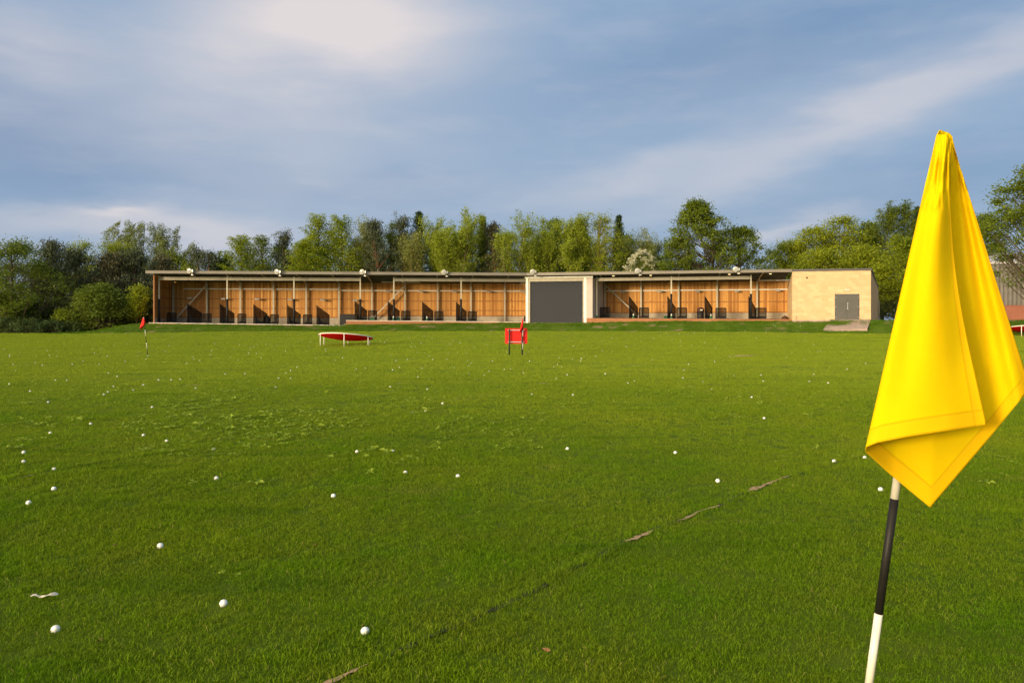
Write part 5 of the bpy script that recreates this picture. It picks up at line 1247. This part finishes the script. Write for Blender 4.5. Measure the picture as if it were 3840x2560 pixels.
# --- behind the range
BT = [(823, 950, 84, 'alder', 'sparse small tree with dark leaf clusters against open sky', 110, 'leaf_dark', 'bark', dict(stems=3, lo=.3, dens=.55, size=.26)),
 (905, 886, 80, 'beech', 'bright green feathery tree, first right of the open sky gap', 130, 'leaf_beech', 'bark', dict()),
 (985, 884, 80, 'beech', 'darker wind swept feathery tree left of the grey green pine', 110, 'leaf_mid', 'bark', dict(dens=.9)),
 (1078, 862, 81, 'pine', 'dark grey green pine alone between bright feathery trees', 80, 'leaf_pine', 'bark_pine', dict(cb=.2, nc=60)),
 (1142, 905, 79, 'beech', 'low spreading bright green tree right of the lone pine', 120, 'leaf_beech', 'bark', dict()),
 (1200, 808, 80, 'beech', 'tall bright feathery tree, left of the tall pair', 140, 'leaf_beech', 'bark', dict(nb=60, dens=1.1)),
 (1284, 816, 80, 'beech', 'tall bright feathery tree, right of the tall pair', 140, 'leaf_beech', 'bark', dict(nb=60, dens=1.1)),
 (1369, 808, 82, 'alder', 'airy pale leaved tree with bare forked stems above the third floodlight', 130, 'leaf_pale', 'bark', dict(stems=6, lo=.38, dens=.75, size=.14)),
 (1440, 827, 79, 'pine', 'pine with bare reddish forked trunk above the middle bays', 82, 'leaf_pine', 'bark_pine', dict(cb=.42, nc=52)),
 (1478, 836, 84, 'clump', 'green leafy tree squeezed right of the red trunked pine', 90, 'leaf_mid', 'bark', dict(cb=.3, nc=60, rc=.45)),
 (1533, 806, 83, 'pine', 'dark pine top left of the pointed spruce', 80, 'leaf_pine', 'bark_pine', dict(cb=.5, nc=42)),
 (1573, 790, 84, 'spruce', 'dark pointed spruce, the tallest spire of the row', 110, 'leaf_spruce', 'bark_pine', dict(cb=.3)),
 (1545, 850, 80, 'alder', 'thin brownish tree with bare twigs before the spruce', 110, 'leaf_pale', 'bark_olive', dict(stems=4, lo=.35, dens=.45, size=.14)),
 (1706, 794, 80, 'alder', 'broad yellow green multi stemmed tree above the plain floodlight', 165, 'leaf_alder', 'bark_olive', dict(stems=7, lo=.36, dens=1.6)),
 (1650, 835, 84, 'alder', 'slim yellow green tree left of the broad multi stemmed one', 90, 'leaf_alder', 'bark', dict(stems=4, lo=.35, dens=1.)),
 (1812, 808, 82, 'spruce', 'slim green larch with a thin drooping tip', 84, 'leaf_mid', 'bark', dict(cb=.15)),
 (1864, 838, 81, 'pine', 'brownish dark pine between the larch and the pale forked tree', 105, 'leaf_brown', 'bark_pine', dict(cb=.25, nc=64)),
 (1925, 792, 80, 'alder', 'pale forked tree with yellowish trunk left of the shutter', 130, 'leaf_alder', 'bark_olive', dict(stems=4, lo=.34, dens=.95)),
 (2034, 806, 81, 'alder', 'olive green multi stemmed tree above the left part of the shutter', 120, 'leaf_alder', 'bark_olive', dict(stems=6, lo=.28, dens=1.3)),
 (2085, 822, 84, 'clump', 'narrow darker green tree right behind the olive one', 84, 'leaf_mid', 'bark', dict(cb=.3, nc=60, rc=.4)),
 (2156, 790, 80, 'alder', 'tall slim pale green tree with straight stems above the right jamb', 105, 'leaf_alder', 'bark_olive', dict(stems=5, lo=.36, dens=1.35, spread=.4)),
 (2195, 876, 86, 'spruce', 'small blackish spruce in the gap behind the slim tree', 60, 'leaf_dark', 'bark', dict(cb=.1)),
 (2262, 800, 80, 'clump', 'dense full green tree above the rendered wall', 150, 'leaf_dense', 'bark_olive', dict(cb=.25, nc=120, rc=.42, lp=80, prof='dome', size=.18)),
 (2316, 806, 86, 'spruce', 'larch tip rising behind the dense full tree', 70, 'leaf_spruce', 'bark', dict(cb=.2)),
 (2390, 840, 83, 'alder', 'thin greyish twiggy tree behind the white blossom', 125, 'leaf_pale', 'bark', dict(stems=6, lo=.25, dens=.85, size=.14)),
 (2465, 876, 85, 'alder', 'low sparse tree between the twiggy one and the big maple', 90, 'leaf_birch', 'bark', dict(stems=4, lo=.2, dens=.8))]
for px, tp, D, kind, lab, wdt, leaf, bark, kw in BT:
    nm = {'alder': 'alder_tree', 'beech': 'beech_tree', 'pine': 'pine_tree', 'spruce': 'spruce_tree', 'clump': 'broadleaf_tree'}[kind]
    plant(nm, px, tp, D, kind, lab, width=wdt, leaf=leaf, bark=bark, group=BACKG, base=1.7, **kw)
for i, (px, tp, wd_, kind, leaf) in enumerate([(935, 930, 110, 'clump', 'leaf_mid'), (1045, 925, 110, 'clump', 'leaf_mid'), (1110, 915, 100, 'alder', 'leaf_birch'), (1165, 880, 110, 'clump', 'leaf_beech'), (1245, 860, 110, 'clump', 'leaf_mid'), (1325, 880, 110, 'alder', 'leaf_alder'), (1410, 870, 110, 'alder', 'leaf_mid'), (1500, 855, 110, 'alder', 'leaf_alder'), (1610, 850, 120, 'alder', 'leaf_mid'), (1755, 850, 130, 'clump', 'leaf_alder'), (1835, 865, 110, 'clump', 'leaf_mid'), (1895, 870, 110, 'clump', 'leaf_alder'), (1980, 850, 120, 'clump', 'leaf_mid'), (2060, 865, 110, 'clump', 'leaf_dense'), (2125, 870, 110, 'clump', 'leaf_mid'), (2215, 865, 120, 'alder', 'leaf_alder'), (2340, 870, 130, 'clump', 'leaf_mid'), (2430, 905, 110, 'clump', 'leaf_mid')]):
    plant('broadleaf_tree' if kind == 'clump' else 'alder_tree', px, tp, 91 + (i % 3), kind, 'green tree of the back row filling gaps behind the range, %s from left' % ORD[i], width=wd_, leaf=leaf, group='back row of trees behind the range', base=1.7, **(dict(cb=.25, nc=70, rc=.42, lp=75) if kind == 'clump' else dict(stems=4, lo=.2, dens=.8)))
US = [(880, 985, 'mid'), (1000, 990, 'dark'), (1090, 985, 'mid'), (1180, 975, 'dark'), (1290, 970, 'mid'), (1400, 985, 'mid'), (1480, 955, 'dark'), (1560, 965, 'mid'), (1640, 985, 'mid'), (1735, 990, 'dark'), (1800, 950, 'mid'), (1890, 965, 'dark'), (1985, 955, 'mid'), (2070, 960, 'dark'), (2150, 965, 'mid'), (2240, 940, 'mid'), (2330, 935, 'dark'), (2460, 955, 'mid')]
for i, (px, tp, k) in enumerate(US):
    plant('shrub', px, tp, 87 + (i % 3) * 2, 'clump', 'leafy understorey shrub between the trunks behind the range, %s from the left' % ORD[i], 'shrub', width=120, leaf='leaf_' + k, group='understorey shrubs behind the range', base=1.7, cb=.1, nc=42, rc=.42, lp=60, size=.2, prof='dome')
# blossoming hawthorn
root, T, H, W = plant('hawthorn_bush', 2408, 946, 74, 'bush', 'rounded bush covered in creamy white blossom above the right bays', 'bush', width=185, leaf='leaf_mid', nc=110, rc=.34, lp=70, base=1.7)
T2 = Tree(991)
for i in range(620):
    t = T2.r.random() ** .75; a = T2.r.random() * 6.283; rad = W * PROF['dome'](t) * T2.r.uniform(.86, 1.06); kk = .82 + .5 * noise.noise((math.cos(a) * 1.6, math.sin(a) * 1.6, t * 3.)); T2.leaves((rad * kk * math.cos(a) + .5 * (1 - t), rad * kk * math.sin(a), H * t * (.9 + .12 * kk) + .05), (.10, .10, .05), 16, .13, .9, .5)
bm_ = T2.crown_mesh(M['blossom'], 'blossom'); link('blossom', bm_, root)
# big maple and the right hand mass
plant('maple_tree', 2668, 748, 73, 'clump', 'big open crowned maple with a pointed top behind the right bays', width=385, leaf='leaf_mid', group=RIGHTG, base=1.7, cb=.2, prof='tent', nc=300, rc=.34, lp=60, size=.24, lean=-.26)
plant('maple_tree', 2770, 850, 74, 'clump', 'lower round topped maple sloping down behind the rightmost floodlight', width=280, leaf='leaf_mid', group=RIGHTG, base=1.7, cb=.2, prof='dome', nc=150, rc=.36, lp=60, size=.24)
plant('maple_tree', 2540, 890, 74.5, 'clump', 'low maple bough beside the white blossoming bush', width=170, leaf='leaf_mid', group=RIGHTG, base=1.7, cb=.2, nc=80, rc=.36, lp=60, size=.24, prof='dome')
for px, tp, D, wdt, leaf, lab in ((2960, 905, 80, 190, 'leaf_dense', 'bright green rounded tree at the left foot of the right hand mass'), (3055, 852, 79, 230, 'leaf_dense', 'bright green rounded tree above the left half of the store'), (3160, 812, 78, 240, 'leaf_dense', 'fullest yellow green rounded tree above the store doors'), (3250, 830, 80, 170, 'leaf_mid', 'darker rounded tree between the yellow green one and the larches'), (3090, 930, 74, 250, 'leaf_dense', 'low bright tree leaning over the store roof'), (3230, 915, 74, 200, 'leaf_dense', 'low lime green tree over the right part of the store roof')):
    plant('broadleaf_tree', px, tp, D, 'clump', lab, width=wdt, leaf=leaf, group=RIGHTG, base=1.7, cb=.08, prof='dome', nc=130, rc=.5, lp=110, size=.22)
plant('larch_tree', 3308, 778, 78, 'beech', 'dark green wind swept larch left of the yellow flag', width=150, leaf='leaf_mid', group=RIGHTG, base=1.7, nb=60, wind=.3)
plant('larch_tree', 3372, 770, 78, 'beech', 'dark green larch whose tip touches the edge of the yellow flag', width=150, leaf='leaf_mid', group=RIGHTG, base=1.7, nb=60, wind=.3)
plant('larch_tree', 3440, 775, 82, 'spruce', 'dark spruce mostly hidden behind the yellow flag', width=150, leaf='leaf_spruce', group=RIGHTG, base=1.7, cb=.1)
plant('beech_tree', 3385, 895, 69, 'beech', 'layered bright green tree hanging down beside the yellow flag', width=150, leaf='leaf_beech', group=RIGHTG, base=1.7, cb=.04, nb=70, wind=.1, dens=1.3)
plant('broadleaf_tree', 3303, 995, 70, 'clump', 'small bright green tree leaning past the back corner of the store', width=110, leaf='leaf_dense', group=RIGHTG, base=1.7, cb=.1, nc=60, rc=.36)
plant('broadleaf_tree', 3365, 1090, 70, 'clump', 'dark green undergrowth tree behind the wire fence', width=200, leaf='leaf_dark', group=RIGHTG, base=1.5, cb=.0, nc=60, rc=.45, prof='dome')
plant('broadleaf_tree', 3560, 850, 84, 'clump', 'leafy tree behind the middle of the yellow flag', width=260, leaf='leaf_mid', group=RIGHTG, base=1.7, cb=.1, nc=80, rc=.55)
plant('broadleaf_tree', 3692, 800, 84, 'clump', 'dark green tree showing just right of the yellow flag', width=170, leaf='leaf_mid', group=RIGHTG, base=1.7, cb=.2, nc=90, rc=.5)
plant('sycamore_tree', 3960, 560, 52, 'clump', 'large sycamore cut off by the right edge, overhanging the warehouse', width=440, leaf='leaf_mid', group=RIGHTG, base=1.2, cb=.25, nc=270, rc=.38, lp=90, size=.22)
# woodland beyond, filling the gaps low down at the left
for px, tp, D, lab in ((40, 985, 85, 'far dark tree behind the left edge tree'), (180, 990, 86, 'far dark tree behind the leftmost pine'), (330, 985, 86, 'far dark tree behind the yellow green tree'), (480, 990, 88, 'far dark tree below the birches'), (600, 985, 90, 'far dark tree behind the roof corner'), (720, 1000, 90, 'far dark tree below the narrow pines')):
    plant('broadleaf_tree', px, tp, D, 'clump', lab, width=210, leaf='leaf_dark', group='far trees filling the wood at the left', cb=.02, nc=60, rc=.6, lp=80, size=.26, prof='dome')

# ------------------------------------------------------------------ light and sky
to_sun = Vector((-.70, -.70, .112)).normalized()
elev = math.asin(to_sun.z); azim = math.atan2(to_sun.x, to_sun.y)
sl = bpy.data.lights.new('sun', 'SUN'); sl.energy = 2.5; sl.angle = R(9); sl.color = (1, .80, .52)
so = bpy.data.objects.new('sun', sl); C.objects.link(so); so.rotation_euler = to_sun.to_track_quat('Z', 'Y').to_euler()
wld = bpy.data.worlds.new('World'); sc.world = wld; wld.use_nodes = True; wld.node_tree.nodes.clear(); t = NT(wld.node_tree)
out = t.new('ShaderNodeOutputWorld')
sky = t.new('ShaderNodeTexSky', sky_type='NISHITA', sun_disc=False, sun_elevation=elev, sun_rotation=azim, air_density=1.0, dust_density=1.5, ozone_density=2.0)
gen = t.new('ShaderNodeTexCoord').outputs['Generated']; sp = t.new('ShaderNodeSeparateXYZ', {0: gen}); x, y, z = sp.outputs
az = t.math('ARCTAN2', x, y); el = t.math('ARCSINE', z)
def gauss(px, py, spx, spy, slope=0.):
    a0 = math.atan((px - CX) / F_PX); e0 = math.atan((HY - py) / math.hypot(F_PX, px - CX)); sa = spx / F_PX; se = spy / F_PX
    da = t.math('SUBTRACT', t.math('ADD', az, wob), a0); de = t.math('SUBTRACT', t.math('SUBTRACT', t.math('ADD', el, wob2), e0), t.math('MULTIPLY', da, slope))
    s = t.math('ADD', t.math('POWER', t.math('ABSOLUTE', t.math('DIVIDE', da, sa)), 2.), t.math('POWER', t.math('ABSOLUTE', t.math('DIVIDE', de, se)), 2.))
    return t.math('EXPONENT', t.math('MULTIPLY', s, -1.))
st_vec = t.mapping(gen, (1.6, 1.6, 6.0))
nz = t.noise(1.6, 5, .5, st_vec); nz2 = t.noise(3.3, 4, .5, st_vec)
wob = t.math('MULTIPLY', t.math('SUBTRACT', nz, .5), .14); wob2 = t.math('MULTIPLY', t.math('SUBTRACT', nz2, .5), .10)
def add(*a):
    r = a[0]
    for b in a[1:]: r = t.math('ADD', r, b)
    return r
def mul(a, b): return t.math('MULTIPLY', a, b)
cloud = add(mul(gauss(1200, 70, 480, 190, .05), 1.15), mul(gauss(950, 560, 600, 240), .25), mul(gauss(3300, 425, 850, 85, .36), .46), mul(gauss(2450, 640, 500, 70, .25), .25), mul(gauss(2900, 850, 260, 30, .2), .4),
            mul(gauss(750, 880, 330, 75), .55), mul(gauss(380, 835, 130, 22), .4), mul(gauss(100, 880, 300, 60), .35), mul(gauss(60, 130, 260, 90), .35), mul(gauss(1500, 330, 1500, 260), .10), mul(t.ramp(nz, .42, .75), .19), mul(t.ramp(t.noise(5., 4, .55, st_vec), .5, .8), .12))
cloud = t.math('MINIMUM', cloud, 1.)
dark = add(mul(gauss(60, 480, 480, 260), 1.0), mul(gauss(2900, 150, 900, 200, .1), .75), mul(gauss(3400, 700, 600, 90, .15), .4), mul(gauss(1250, 700, 700, 60), .3))
c0 = t.mix(t.math('MINIMUM', dark, 1.), (.272, .408, .60), (.14, .27, .48))
hz = t.ramp(el, .30, .05)
c0 = t.mix(mul(hz, .28), c0, (.43, .50, .62))
c1 = t.mix(cloud, c0, (.78, .725, .73))
skc = t.new('ShaderNodeVectorMath', {0: sky.outputs[0], 1: (.07, .07, .07)}, operation='MULTIPLY').outputs[0]
fin = t.mix(.88, skc, c1)
glow = Vector((to_sun.x, to_sun.y, .26)).normalized()      # hazy bright sky round the low sun, behind the viewer
dt = t.new('ShaderNodeVectorMath', {0: gen, 1: tuple(glow)}, operation='DOT_PRODUCT').outputs['Value']
gl = t.math('EXPONENT', t.math('DIVIDE', t.math('SUBTRACT', dt, 1.), .16))
fin = t.mix(gl, fin, (6.4, 5.0, 3.1))
bgn = t.new('ShaderNodeBackground', {'Color': fin, 'Strength': .71}); t.l.new(bgn.outputs[0], out.inputs[0])

sc.view_settings.view_transform = 'Standard'; sc.view_settings.look = 'None'; sc.view_settings.exposure = .6; sc.view_settings.gamma = 1
sc.cycles.max_bounces = 6; sc.cycles.transparent_max_bounces = 16; sc.cycles.use_denoising = True
